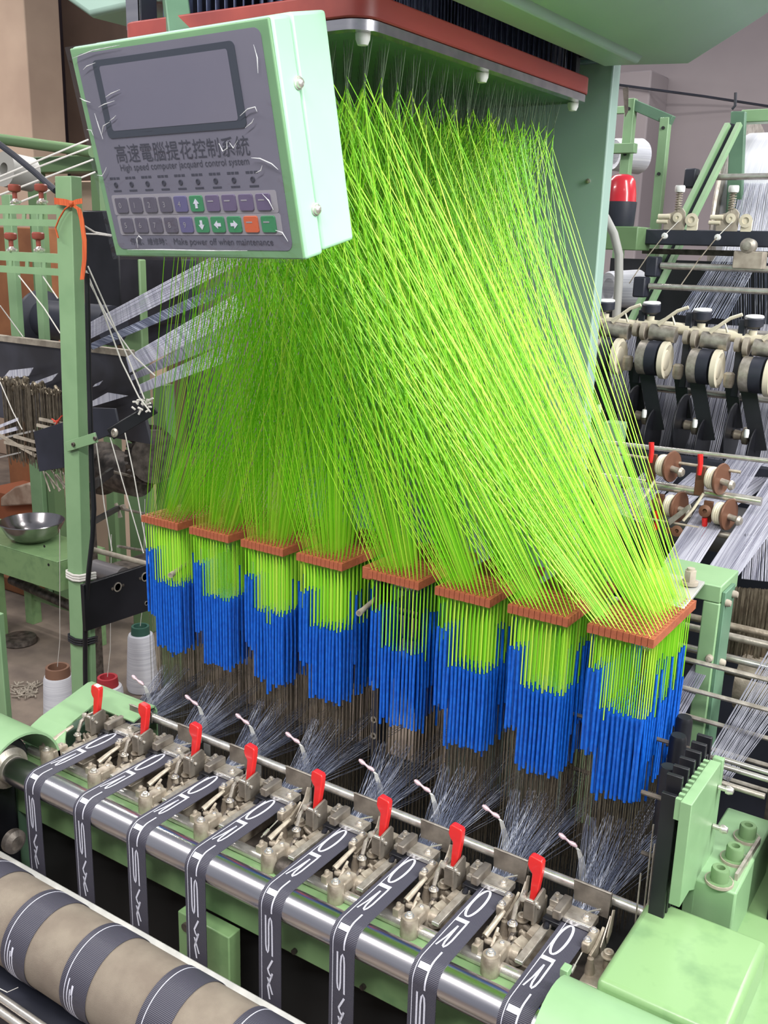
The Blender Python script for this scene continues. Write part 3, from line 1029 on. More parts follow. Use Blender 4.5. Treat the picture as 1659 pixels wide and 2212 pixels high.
obj('panel_sheet', panel(.035, .035, .955, .955, .0006, .009), GREYP, box)
bz = panel(.12, .072, .834, .42, .0016, .006)
bzo = obj('screen_bezel', bz, BEZEL, box)
obj('screen', panel(.155, .10, .80, .388, .0019, .003), SCREEN, bzo)
ks = obj('key_strip', panel(.06, .687, .918, .786, .0010, .003), KEYW, box)
ks2 = obj('key_strip', panel(.068, .7875, .922, .885, .0010, .003), KEYW, box)
kc = ['ggggbepppp', 'ggggbeeeoe']


def text(body, size, fx, fz, m, parent, width=None, d=.0012, bold=0.0, name='print', align='LEFT'):
    cu = bpy.data.curves.new(name, 'FONT')
    cu.body = body
    cu.size = size
    cu.align_x = align
    cu.offset = bold
    o = bpy.data.objects.new(name, cu)
    col.objects.link(o)
    bpy.context.view_layer.update()
    dg = bpy.context.evaluated_depsgraph_get()
    me = bpy.data.meshes.new_from_object(o.evaluated_get(dg))
    bpy.data.objects.remove(o)
    xs = [v.co.x for v in me.vertices]
    sc = 1.0
    if width and xs:
        sc = width / (max(xs) - min(xs))
    for v in me.vertices:
        p = BM @ V((-hw + BW * fx + v.co.x * sc, -d, hh - BH * fz + v.co.y))
        v.co = p
    me.materials.clear()
    me.materials.append(m)
    o = bpy.data.objects.new(name, me)
    col.objects.link(o)
    o.parent = parent
    l = V((0, 0, 0))
    q = parent
    while q:
        l += q.location
        q = q.parent
    o.location = -l
    return o


KT = [['0', '1', '2', '3', '4', '\u2191', '', '', '', ''], ['5', '6', '7', '8', '9', '\u2193', '\u2190', '\u2192', '', '']]
for r in range(2):
    for k in range(10):
        fx = .08 + .008 * r + .0825 * k
        fz = .70 + .098 * r
        kb = obj('key', panel(fx, fz, fx + .067, fz + .074, .0026, .0025), KEYS[kc[r][k]], ks if r == 0 else ks2, bevel=.0004)
        if k == 5 or (r == 1 and k in (6, 7)):
            # arrow mark on the green direction keys
            ang = {(0, 5): 90, (1, 5): -90, (1, 6): 180, (1, 7): 0}[(r, k)]
            pts = [(.0055, 0), (0, .0045), (0, .0018), (-.005, .0018), (-.005, -.0018), (0, -.0018), (0, -.0045)]
            ca, sa = math.cos(R_(ang)), math.sin(R_(ang))
            X0, Z0 = -hw + BW * (fx + .0335), hh - BH * (fz + .037)
            am = bp(MB().prism([(X0 + a * ca - b * sa, Z0 + a * sa + b * ca) for a, b in pts], (0, -.0031, 0), (1, 0, 0), (0, 0, 1), (0, 1, 0), .0004))
            o = obj('key_mark', am, LETTER, box)
        elif KT[r][k]:
            text(KT[r][k], .009, fx + .02, fz + .05, KEYW, box, d=.0030, name='key_mark')
        else:
            o = obj('key_mark', bp(MB().box((-hw + BW * (fx + .012), -.0029, hh - BH * (fz + .03)), (-hw + BW * (fx + .04), -.0026, hh - BH * (fz + .024)))), KEYW, box)
text('\u9ad8\u901f\u96fb\u8166\u63d0\u82b1\u63a7\u5236\u7cfb\u7d71', .0215, .135, .528, PRINT, box, width=.207, bold=.0, name='title_print')
text('High speed computer jacquard control system', .0105, .147, .573, PRINT, box, width=.2, name='subtitle_print')
text('\u505c\u96fb\u3001\u7dad\u4fee\u6642\uff1a', .009, .115, .93, PRINT, box, width=.062, name='notice_print')
text('Make power off when maintenance', .0105, .36, .93, PRINT, box, width=.152, name='notice_print')
for k in range(9):
    fx = .085 + .0896 * k
    X0, Z0 = -hw + BW * (fx + .018), hh - BH * .638
    obj('indicator', bp(MB().lathe((X0, -.0008, Z0), (0, -1, 0), [(.0032, 0), (.0030, .0008), (.0022, .001), (.0022, .0004), (0, .0004)], 14)), PRINT, box)
    obj('caption_print', bp(MB().box((X0 - .0085, -.0009, Z0 + .006), (X0 - .0035, -.0006, Z0 + .0085)).box((X0 - .0025, -.0009, Z0 + .006), (X0 + .0015, -.0006, Z0 + .0085)).box((X0 + .003, -.0009, Z0 + .006), (X0 + .008, -.0006, Z0 + .0085)).box((X0 - .006, -.0009, Z0 - .008), (X0 + .007, -.0006, Z0 - .006))), PRINT, box)
for z in (.055, -.07):
    sc = MB().lathe((hw, .03, z), (1, 0, 0), [(.0068, 0), (.0068, .0016), (.0055, .002), (.005, .0045), (.003, .006), (0, .0062)], 18)
    obj('case_screw', bp(sc), BRIGHT, box)
# crinkled film over the face
nx, nz = 60, 50
fv, ff = [], []
rf = random.Random(9)
waves = [(rf.uniform(8, 60), rf.uniform(8, 60), rf.uniform(0, 6.3), rf.uniform(.2, 1)) for _ in range(9)]
for a in range(nx + 1):
    for b in range(nz + 1):
        u, v = a / nx, b / nz
        X0, Z0 = -hw * 1.004 + BW * 1.008 * u, hh * 1.004 - BH * 1.008 * v
        e = min(u, 1 - u, v, 1 - v)
        amp = .0016 * max(0, 1 - e / .16) + .00035
        h = sum(w4 * math.sin(X0 * w1 * 6 + Z0 * w2 * 6 + w3) for w1, w2, w3, w4 in waves) / 3
        h = abs(h) ** 1.2
        fv.append(tuple(BM @ V((X0, -.0042 - amp * h * (1 if e > .01 else 0), Z0))))
for a in range(nx):
    for b in range(nz):
        k = a * (nz + 1) + b
        ff.append((k, k + 1, k + nz + 2, k + nz + 1))
obj('plastic_film', MB().add(fv, ff), FILM, box, angle=60)
obj('mount_arm', MB().bar((.35, .04, 1.90), (.25, .125, 2.03), .03, .03), GREEND, box, bevel=.002)
GLINT = mat('pale_crease_glint', (196, 198, 200), .12, 0, coat=.5)  # film folds with their highlights put into a pale colour
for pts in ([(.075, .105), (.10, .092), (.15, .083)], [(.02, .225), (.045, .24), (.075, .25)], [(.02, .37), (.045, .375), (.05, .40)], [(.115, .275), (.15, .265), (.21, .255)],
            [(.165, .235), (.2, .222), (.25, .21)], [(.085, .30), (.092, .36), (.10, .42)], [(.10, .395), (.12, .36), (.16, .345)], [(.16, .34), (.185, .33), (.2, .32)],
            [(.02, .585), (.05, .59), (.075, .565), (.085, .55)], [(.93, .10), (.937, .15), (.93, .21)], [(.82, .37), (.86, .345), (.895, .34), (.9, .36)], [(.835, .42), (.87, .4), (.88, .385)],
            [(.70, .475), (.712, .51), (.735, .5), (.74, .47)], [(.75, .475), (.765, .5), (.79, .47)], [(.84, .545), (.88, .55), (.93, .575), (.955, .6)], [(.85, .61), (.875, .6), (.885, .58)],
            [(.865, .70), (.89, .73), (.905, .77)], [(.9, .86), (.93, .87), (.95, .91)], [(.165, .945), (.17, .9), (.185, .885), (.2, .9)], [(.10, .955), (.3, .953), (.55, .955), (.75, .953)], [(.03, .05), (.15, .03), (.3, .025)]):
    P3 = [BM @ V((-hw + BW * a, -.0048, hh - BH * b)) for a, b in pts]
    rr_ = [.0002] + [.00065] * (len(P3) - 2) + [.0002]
    obj('crease_glint', MB().tube(P3, rr_, 6), GLINT, box)

# ================================================================== right end of the harness
def T(name, mb, m, label, cat, bevel=0, group=None, kind=None, **k):
    return tag(obj(name, mb, m, None, bevel=bevel, **k), label, cat, group, kind)


rp = thing('right_post', 'green upright post with bolts right of the last comb board', 'post', (.9, .62, .3))
obj('upright', MB().box((.882, .60, .3), (.908, .655, 1.2035)), GREEN, rp, bevel=.002)
obj('top_arm', MB().box((.80, .60, 1.204), (.9075, .70, 1.232)), GREEN, rp, bevel=.002)
obj('side_flange', MB().box((.908, .605, .3), (.914, .66, 1.222)), GREEND, rp, bevel=.001)
for px, py in ((1568, 1302), (1583, 1283), (1533, 1421), (1556, 1430)):
    q = at(px, py, X=.914) if px > 1540 else at(px, py, Y=.60)
    ax = (1, 0, 0) if px > 1540 else (0, -1, 0)
    obj('post_bolt', MB().lathe(q, ax, [(.006, 0), (.006, .004), (.0045, .008), (0, .009)], 14), WOODBAR, rp)
qd = [at(1395, 1225, Z=1.238), at(1523, 1256, Z=1.238), at(1478, 1314, Z=1.238), at(1400, 1290, Z=1.238)]
pl = thing('silver_plate', 'silver mounting plate with a large hex bolt on the green post', 'plate', qd[0])
obj('plate', MB().prism([(q.x, q.y) for q in qd], (0, 0, 1.233), (1, 0, 0), (0, 1, 0), (0, 0, 1), .005), mat('satin_aluminium', (200, 200, 196), .4, .5), pl, bevel=.001)
obj('hex_bolt', MB().cyl(at(1489, 1262, Z=1.24), at(1489, 1262, Z=1.24) + V((0, 0, .005)), .013, 20).cyl(at(1489, 1262, Z=1.24), at(1489, 1262, Z=1.24) + V((0, 0, .022)), .0095, 6).cyl(at(1489, 1262, Z=1.24), at(1489, 1262, Z=1.24) + V((0, 0, .026)), .006, 12), WOODBAR, pl)
obj('hex_bolt', MB().cyl(at(1455, 1292, Z=1.238), at(1455, 1292, Z=1.238) + V((0, 0, .005)), .005, 6), STEEL, pl)

# green heddle guide plate with teeth
gp = thing('guide_comb_plate', 'upright pale green plate with toothed top edge and pins', 'guide plate', (.995, .27, .95))
obj('plate_body', MB().prism([(.2, .945), (.2, 1.088), (.325, 1.088), (.33, 1.06), (.336, 1.086), (.345, 1.086), (.345, .88), (.27, .88), (.268, .93), (.24, .945)], (.985, 0, 0), (0, 1, 0), (0, 0, 1), (1, 0, 0), .014), GREEN, gp, bevel=.001)
for k in range(10):
    y = .203 + .0125 * k
    obj('tooth', MB().box((.978, y, 1.06), (.985, y + .006, 1.088)), GREEN, gp)
for px, py in ((1552, 1700), (1540, 1784)):
    q = at(px, py, X=1.0)
    obj('guide_pin', MB().cyl(q, q + V((.012, 0, 0)), .0035, 12).lathe(q + V((.01, 0, 0)), (1, 0, 0), [(.0055, 0), (.006, .004), (.004, .009), (0, .01)], 14), BRIGHT, gp)
# black heddle frame ends
hr = thing('heddle_rack', 'black heddle frame ends stacked beside the green toothed plate', 'rack', (.96, .35, .8))
for k in range(12):
    y = .212 + .0125 * k
    obj('frame_end', MB().box((.958, y, .80), (.978, y + .0065, 1.085 + .02 * (k % 2))), BLACK, hr, bevel=.001)
for px, py, y in ((1466, 1588, .38), (1445, 1655, .31), (1479, 1548, .44)):
    q = at(px, py, Y=y)
    obj('buffer', MB().lathe(q + V((0, 0, -.10)), (0, 0, 1), [(.012, 0), (.012, .094), (.010, .1), (0, .1)], 20), BLACK, hr)
rr = MB()
for k in range(9):
    y, z = .24 + .03 * k, 1.06 - .035 * ((k * 3) % 5)
    obj('frame_bar', MB().cyl((.925 if k < 5 else .72, y, z), (.965, y, z), .0032, 8), CASTD, hr)
rr = MB()
for k in range(5):
    y, z = .53 + .03 * k, 1.13 - .06 * k
    obj('frame_bar', MB().cyl((.1, y, z), (1.3, y, z), .004, 8), STEEL, hr)
for xw, yw, zw in ((.952, .23, 1.0), (.945, .24, 1.02), (.938, .232, .95)):
    obj('frame_wire', MB().tube([(xw, yw, .80), (xw, yw, zw)], .0012, 6), STEEL, hr)
for k, (p, q, y) in enumerate((((1562, 1640), (1670, 1668), .5), ((1562, 1655), (1670, 1692), .46), ((1560, 1692), (1652, 1722), .40))):
    a = at(*p, Y=y)
    b = V((at(*q, Y=y).x, y, a.z))
    T('tie_rod', MB().cyl(a, b, .0042, 12), BRIGHT if k < 2 else STEEL, ['upper chrome tie rod right of the toothed plate', 'second chrome tie rod right of the toothed plate', 'short grey tie rod with round end right of the plate'][k], 'rod')
T('rear_block', MB().box((1.03, .5, .86), (1.25, .62, .99)), CASTD, 'dark grey block behind the green bed at the right edge', 'block', .006)
T('edge_guard', MB().box((1.075, .36, .80), (1.1, .5, 1.02)), BLACKM, 'black upright guard at the right picture edge', 'guard', .003)


# ================================================================== warp sheets
def sheet(name, a, b, c, d, n, r, m, label, jit=.15, sub=None):
    """n threads running from edge a-b to edge c-d"""
    rs = random.Random(int(a.x * 1000))
    L = []
    for k in range(n):
        t = min(1, max(0, (k + .5 + rs.uniform(-jit, jit) * 3) / n))
        L.append([a.lerp(b, t), d.lerp(c, t)])
    return T(name, strands(L, r), m, label, 'warp threads', kind='stuff', fix=False)


SH = [
    (((1570, 992), (1652, 992), 1.3), ((1500, 1234), (1432, 1218), .8), 46, 'silver warp sheet running down to the silver plate'),
    (((1690, 985), (1790, 985), 1.3), ((1592, 1246), (1520, 1240), .8), 46, 'silver warp sheet passing just right of the silver plate'),
    (((1420, 985), (1500, 985), 1.5), ((1385, 1130), (1315, 1100), .95), 40, 'silver warp sheet below the leftmost black discs'),
    (((1650, 990), (1740, 990), 1.5), ((1580, 1100), (1500, 1090), 1.03), 40, 'silver warp sheet behind the right pair of friction wheels'),
    (((1530, 988), (1600, 988), 1.5), ((1490, 1090), (1430, 1075), 1.03), 34, 'silver warp sheet behind the left pair of friction wheels'),
    (((1690, 1350), (1800, 1390), .74), ((1574, 1690), (1515, 1650), .5), 30, 'silver warp sheet at the right edge beside the toothed plate'),
    (((1610, 1150), (1690, 1170), .95), ((1690, 1260), (1600, 1250), .86), 34, 'short silver warp sheet above the wire heddles at right edge'),
    (((1500, 1432), (1535, 1440), .62), ((1470, 1560), (1430, 1540), .5), 22, 'short silver warp sheet left of the green post'),
]
for (p0, p1, y0), (p2, p3, y1), n, lb in SH:
    sheet('warp_sheet', at(*p0, Y=y0), at(*p1, Y=y0), at(*p2, Y=y1), at(*p3, Y=y1), n, .0009 if n > 30 else .0007, WARPD if n > 30 else WARPF, lb)
sheet('warp_sheet', at(1555, 540, Y=1.8), at(1650, 545, Y=1.8), at(1572, 690, Y=1.55), at(1462, 680, Y=1.55), 40, .0008, WARP, 'blue grey warp sheet slanting down between the upper chrome rods')
sheet('warp_sheet', at(1592, 395, Y=2.05), at(1700, 395, Y=2.05), at(1680, 560, Y=1.85), at(1560, 545, Y=1.85), 44, .0010, WARPW, 'white warp sheet hanging down from the big white beam')
sheet('warp_sheet', at(1575, 545, Y=1.698), at(1665, 548, Y=1.698), at(1665, 760, Y=1.69), at(1580, 760, Y=1.69), 16, .0007, WARP, 'sparse vertical threads behind the last tension unit')

for k, px in enumerate((1330, 1430, 1540, 1655)):
    sheet('warp_sheet', at(px - 10, 700, Y=1.62), at(px + 75, 705, Y=1.62), at(px + 5, 1010, Y=1.53), at(px - 85, 1000, Y=1.53), 46, .001, WARPD, 'silver warp sheet straight behind the black discs, %s' % ['nearest the green cords', 'second from the cords', 'third from the cords', 'at the right edge'][k])

# wire heddles at the right edge
L = []
rq = random.Random(4)
for k in range(70):
    p = at(1590 + k * 1.3, 1268 + k * .12 + rq.uniform(-2, 2), Y=.88 + rq.uniform(-.05, .05))
    L.append([p, p + V((0, 0, -.13))])
T('wire_heddles', strands(L, .0011), WIRE, 'grey wire heddle cluster at the right picture edge', 'heddles', kind='stuff', fix=False)
for k, (p, y) in enumerate((((1480, 1398), .72), ((1480, 1426), .70), ((1480, 1352), .74), ((1480, 1330), .80))):
    a = at(*p, Y=y)
    T('cross_bar', MB().cyl((a.x - .5, y, a.z), (a.x + .5, y, a.z), .0065, 12), [BRIGHT, CASTD, STEEL, CAST][k], 'round cross bar behind the green post, %s of four from the top' % ['third', 'lowest', 'second', 'first'][k], 'bar')

# ================================================================== right background: warp stand
UY = 1.42
un = None


def unit():
    u = thing('warp_tension_unit', 'x', 'tension unit', at(1408, 760, Y=UY), 'warp tension units behind the cords')
    c = at(1408, 660, Y=UY)
    s = .00122

    def q(dx, dy, y=0):
        return c + V((dx * s * 1.12, y, -dy * s))
    obj('knob_base', MB().lathe(q(0, 16), (0, -.12, 1), [(.012, 0), (.021, .006), (.0215, .022), (.019, .025)], 22), GREYBLK, u)
    obj('knob_cap', MB().lathe(q(0, -4, -.0006), (0, -.12, 1), [(.0205, 0), (.0195, .003), (.006, .0035), (.005, .0025), (0, .0025)], 22), WHITEP, u)
    obj('top_body', MB().cyl(q(-22, 36), q(70, 40), .013, 16).cyl(q(0, 20), q(0, 40), .009, 12).cyl(q(-8, 50), q(-2, 51), .024, 18), CREAM, u)
    obj('tension_drum', MB().cyl(q(8, 48, -.02), q(52, 51, -.02), .019, 20), STEEL, u)
    obj('side_washer', MB().cyl(q(-22, 46, -.02), q(-14, 46, -.02), .016, 16).cyl(q(-8, 48, -.02), q(0, 48, -.02), .02, 16), WOODBAR, u)
    obj('spring_arm', MB().tube([q(22, 34, -.03), q(36, 20, -.03), q(52, 6, -.03), q(70, -2, -.03)], .004, 8).tube([q(20, 30, -.03), q(44, 14, -.03), q(50, 32, -.03)], .003, 8), CREAM, u)
    obj('upright_plate', MB().box(tuple(q(62, 150) + V((0, -.01, 0))), tuple(q(74, 8) + V((.0, .01, 0)))), GREYBLK, u, bevel=.002)
    obj('yarn_wheel', MB().lathe(q(-4, 96, -.04), (1, 0, 0), [(.03, 0), (.039, .004), (.039, .045), (.036, .05)], 28), STEEL, u)
    obj('wheel_band', MB().lathe(q(14, 96, -.04), (1, 0, 0), [(.0392, 0), (.0398, .0), (.0398, .026), (.0392, .026)], 28), GREYBLK, u)
    obj('wheel_rim', MB().lathe(q(36, 98, -.04), (1, 0, 0), [(.039, 0), (.043, .002), (.043, .014), (.036, .016), (.024, .01), (.022, .012), (.012, .013), (0, .013)], 28), CREAM, u)
    obj('drop_screw', MB().lathe(q(-20, 106, -.05), (0, 0, 1), [(.009, -.02), (.012, -.01), (.012, .01), (.008, .014), (0, .014)], 14), CAST, u)
    obj('black_arm', MB().plate([q(-6, 118, -.03), q(20, 118, -.03), q(50, 232, -.03), q(26, 236, -.03)], .004), BLACK, u)
    obj('black_arm', MB().plate([q(42, 112, .02), q(62, 112, .02), q(84, 210, .02), q(62, 214, .02)], .004), BLACK, u)
    obj('disc', MB().lathe(q(-16, 214, 0), (1, 0, 0), [(0, 0), (.070, .001), (.0725, .003), (.070, .005), (0, .006)], 36), BLACK, u)
    obj('disc', MB().lathe(q(26, 246, -.02), (1, 0, 0), [(0, 0), (.062, .001), (.0645, .003), (.062, .005), (0, .006)], 36), BLACK, u)
    obj('disc_hub', MB().lathe(q(-12, 214, 0), (1, 0, 0), [(.008, 0), (.012, .004), (.01, .02), (.02, .024), (.02, .034), (.01, .04)], 18), CAST, u)
    obj('link_pin', MB().lathe(q(20, 200, -.06), (0, 0, 1), [(.005, -.01), (.006, 0), (.005, .008), (0, .009)], 12), WHITEP, u)
    return u


un = unit()
base_loc = un.location.copy()
ref = at(1408, 660, Y=UY)
for k, (px, py) in enumerate(((1408, 660), (1310, 655), (1518, 675), (1630, 690))):
    u = un if k == 0 else copy_tree(un)
    u.location = base_loc + (at(px, py, Y=UY) - ref)
    u['label'] = 'warp tension unit with white-topped knob and black discs, ' + ['second from the green cords', 'nearest the green cords', 'third from the green cords', 'at the right picture edge'][k]
a, b = at(1280, 700, Y=1.46), at(1660, 735, Y=1.46)
T('unit_shaft', MB().cyl((a.x - .3, 1.46, a.z), (b.x + .2, 1.46, a.z), .012, 16), BRIGHT, 'chrome shaft carrying the row of warp tension units', 'shaft')
for k, (p, y, r, ext) in enumerate((((1510, 383), 1.9, .0085, .6), ((1428, 574), 1.62, .0085, .8), ((1402, 618), 1.58, .0075, .8), ((1385, 835), 1.5, .009, .8))):
    a = at(*p, Y=y)
    T('chrome_guide_rod', MB().cyl((a.x, y, a.z), (a.x + ext, y, a.z), r, 16), BRIGHT, ['highest chrome guide rod in front of the white beam', 'chrome guide rod below the black beam', 'chrome guide rod just above the white-topped knobs', 'chrome guide rod behind the black discs'][k], 'rod')
    if k < 3:
        T('rod_holder', MB().box((a.x - .035, y - .02, a.z - .028), (a.x - .004, y + .02, a.z + .022)), GREYBLK, ['black clamp at the end of the highest guide rod', 'black clamp at the end of the middle guide rod', 'black clamp at the end of the lower guide rod'][k], 'clamp', .004)

# slanted slotted bar
def slotted(p, q, y0, y1, wpx, label, slot=True):
    a, b = at(*p, Y=y0), at(*q, Y=y1)
    t = thing('slotted_bar', label, 'bar', b)
    off = V((wpx, 0, 0))
    obj('flange', MB().bar(a - off, b - off, .014, .014), GREEN, t, bevel=.001)
    obj('flange', MB().bar(a + off, b + off, .014, .014), GREEN, t, bevel=.001)
    obj('web', MB().bar(a + V((0, .008, 0)), b + V((0, .008, 0)), .03, .003, up=(0, 1, 0)), GREYBLK, t)


slotted((1585, 268), (1372, 700), 1.95, 1.62, .015, 'slanted green slotted bar rising to the white beam')
T('beam_bracket', MB().plate([at(1578, 240, Y=2.0), at(1610, 240, Y=2.0), at(1600, 480, Y=2.0), at(1566, 480, Y=2.0)], .02), GREEND, 'dark green upright bracket left of the white beam', 'bracket', .003)
T('top_rail', MB().box((at(1600, 248, Y=2.05).x, 2.05, at(1620, 264, Y=2.05).z), (at(1600, 248, Y=2.05).x + .9, 2.1, at(1620, 236, Y=2.05).z)), GREEN, 'green top rail above the white beam', 'rail', .003)
bmz = at(1640, 288, Y=2.3).z
wb = thing('warp_beam', 'large white warp beam at the right picture edge', 'warp beam', (at(1610, 380, Y=2.3).x + .3, 2.3, bmz - .27))
x0 = at(1603, 340, Y=2.2).x
obj('yarn_drum', MB().cyl((x0, 2.3, bmz - .27), (x0 + .9, 2.3, bmz - .27), .27, 64), mat('white_beam_yarn', (226, 226, 232), .6, 0, (210, 210, 220), 30, stretch=(20, .1, .1)), wb, angle=60)
obj('flange', MB().lathe((x0 - .012, 2.3, bmz - .27), (1, 0, 0), [(0, 0), (.31, 0), (.315, .006), (.31, .012), (0, .012)], 64), STEEL, wb)
T('bent_hook', MB().tube([at(1581, 236, Y=2.0), at(1588, 228, Y=2.0), at(1589, 200, Y=2.0)], .004, 8), GREYBLK, 'small bent hook on top of the green bracket', 'hook')

# rectangular green frame and spools behind
gf = thing('green_rack_frame', 'open rectangular pale green frame in front of the back wall', 'rack', at(1400, 560, Y=2.2))
for p, q, wd in (((1366, 214), (1352, 560), .03), ((1440, 255), (1426, 560), .028)):
    a, b = at(*p, Y=2.2), at(*q, Y=2.2)
    obj('upright', MB().box((a.x - wd / 2, 2.18, .0), (a.x + wd / 2, 2.21, a.z)), GREEN, gf, bevel=.002)
    for f in (.03, .16):
        obj('bolt_hole', MB().cyl((a.x, 2.179, a.z - f), (a.x, 2.175, a.z - f), .005, 10), BLACK, gf)
a, b = at(1366, 225, Y=2.2), at(1452, 262, Y=2.2)
obj('top_bar', MB().bar(a, b, .03, .03), GREEND, gf, bevel=.002)
a = at(1300, 322, Y=2.15)
obj('cross_bar', MB().box((a.x - .3, 2.14, a.z - .014), (at(1372, 322, Y=2.15).x, 2.17, a.z + .014)), GREEN, gf, bevel=.002)
a = at(1320, 240, Y=2.6)
obj('cross_bar', MB().box((a.x - .3, 2.58, a.z - .012), (a.x + .06, 2.6, a.z + .012)), GREEN, gf, bevel=.002)
for k, (px, py, y) in enumerate(((1326, 334, 2.35), (1314, 624, 1.9))):
    a = at(px, py, Y=y)
    s_ = thing('yarn_cheese', ['white yarn cheese with dark hollow core on the green frame', 'white yarn cheese lying behind the grey hose'][k], 'yarn spool', a)
    ax = V((.55, .83, .0)).normalized()
    obj('yarn_body', MB().lathe(a, ax, [(.03, .0), (.046, -.004), (.05, .004), (.056, .10), (.05, .112), (.03, .112), (.03, .0)], 36), YARN, s_)
    obj('core', MB().lathe(a, ax, [(.0302, .004), (.028, .003), (.028, .1), (.0, .1)], 28), BLACKM, s_)
T('knife_shaped_tool', MB().plate([at(1345, 190, Y=2.15), at(1357, 188, Y=2.15), at(1356, 240, Y=2.15), at(1350, 252, Y=2.15)], .004), CASTD, 'dark pointed strip hanging by the green rack frame', 'tool')
T('wall_cable', MB().tube([at(1325, 182, Y=4.85), at(1400, 192, Y=4.85), at(1520, 208, Y=5.0), at(1662, 230, Y=5.15)], .007, 6), GREYBLK, 'thin dark cable across the back wall', 'cable')
# signal lamp
a = at(1336, 490, Y=1.62)
sl_ = thing('signal_lamp', 'red topped signal lamp with dark base beside the green leg', 'signal lamp', a)
zt, zm = at(1336, 377, Y=1.62).z, at(1336, 436, Y=1.62).z
rl_ = .0375
obj('lamp_base', MB().lathe((a.x, 1.62, a.z), (0, 0, 1), [(.036, 0), (.038, .004), (.0405, zm - a.z - .004), (.0405, zm - a.z)], 30), GREYBLK, sl_)
obj('lens', MB().lathe((a.x, 1.62, zm), (0, 0, 1), [(.0385, 0), (.0375, .02), (.033, (zt - zm) * .75), (.026, (zt - zm) * .93), (.015, zt - zm), (0, zt - zm)], 30), REDC, sl_, angle=60)
jb = at(1290, 545, Y=1.62)
T('junction_box', MB().box((at(1262, 520, Y=1.62).x, 1.58, at(1336, 540, Y=1.58).z), (at(1388, 520, Y=1.62).x, 1.68, a.z + .0005)), OLIVE, 'olive green junction box under the signal lamp', 'box', .003)
T('conduit_hose', MB().tube([at(1288, 452, Y=1.5), at(1308, 470, Y=1.5), at(1326, 505, Y=1.5), at(1337, 550, Y=1.5), at(1337, 600, Y=1.5), at(1331, 690, Y=1.5)], .0105, 14), GREYPIPE, 'curved grey hose in front of the junction box', 'hose')
# black beam with two yarn feeders
a, b = at(1385, 495, Y=1.66), at(1385, 528, Y=1.66)
T('black_beam', MB().box((a.x, 1.64, b.z), (a.x + .8, 1.68, a.z)), GREYBLK, 'black horizontal beam below the two spring feeders', 'beam', .003)
a, b = at(1390, 536, Y=1.7), at(1390, 548, Y=1.7)
T('thin_bar', MB().box((a.x, 1.69, b.z), (a.x + .8, 1.705, a.z)), CASTD, 'thin dark bar just under the black beam', 'bar', .001)
for k, (px, py) in enumerate(((1462, 470), (1577, 472))):
    c = at(px, py, Y=1.64)
    f = thing('spring_feeder', ['spring feeder with white cap above the black beam, nearer the lamp', 'spring feeder with white cap above the black beam, nearer the white beam'][k], 'yarn feeder', c, 'spring feeders on the black beam')
    s = .00125
    Q = lambda dx, dy, y=0: c + V((dx * s * 1.1, y, -dy * s))
    obj('side_plate', MB().prism([(-.032, -.03), (.02, -.03), (.02, .012), (.012, .022), (.0, .022), (-.012, .012), (-.032, .008)], Q(0, 0), (1, 0, 0), (0, 0, 1), (0, 1, 0), .006), WOODBAR, f, bevel=.001)
    obj('pulley', MB().lathe(Q(2, 0, -.001), (0, -1, 0), [(.011, 0), (.012, .003), (.004, .004), (.004, .002), (0, .002)], 18).lathe(Q(28, 4, 0), (0, -1, 0), [(.015, 0), (.016, .004), (.008, .005), (.008, .002), (0, .002)], 18).box(tuple(Q(20, 24)), tuple(Q(38, 2, .008))), CREAM, f)
    obj('arm_pin', MB().cyl(Q(-34, -2, 0), Q(-12, -2, 0), .006, 12).cyl(Q(-36, 8, 0), Q(-16, 8, 0), .005, 12), CREAM, f)
    sp_ = [Q(0 + 6 * math.cos(t * 2.2), -14 - t * 1.6, .003 + .006 * math.sin(t * 2.2)) for t in [x_ * .35 for x_ in range(70)]]
    obj('coil_spring', MB().tube(sp_, .0012, 5), CAST, f)
    obj('spring_core', MB().cyl(Q(0, -12, .003), Q(0, -58, .003), .004, 10), WOODBAR, f)
    obj('white_cap', MB().lathe(Q(0, -48, .003), (0, 0, 1), [(.011, 0), (.0125, .003), (.0125, .013), (.011, .016), (0, .016)], 18), WHITEP, f)
    obj('thread_eye', MB().lathe(Q(-12, 36, -.03), (0, -1, 0), [(.007, -.006), (.008, 0), (.006, .005), (0, .006)], 16), WHITEP, f)
    obj('draw_wire', MB().tube([Q(-12, 36, -.035), Q(-36, 78, -.05), Q(-62, 130, -.06)], .0014, 6), CAST, f)
    obj('draw_wire', MB().tube([Q(6, 6, -.006), Q(-12, 36, -.035)], .001, 6), STRING, f)
c = at(1618, 562, Y=1.6)
fb = thing('clamp_box', 'cream grey clamp box with bolt below the black beam', 'clamp', c)
obj('box_body', MB().box((c.x - .034, 1.585, c.z - .02), (c.x + .034, 1.63, c.z + .02)), WOODBAR, fb, bevel=.002)
obj('clamp_bolt', MB().lathe(at(1615, 531, Y=1.585), (0, -1, 0), [(.016, -.03), (.018, 0), (.01, .004), (.01, .008), (0, .009)], 18), STEEL, fb)

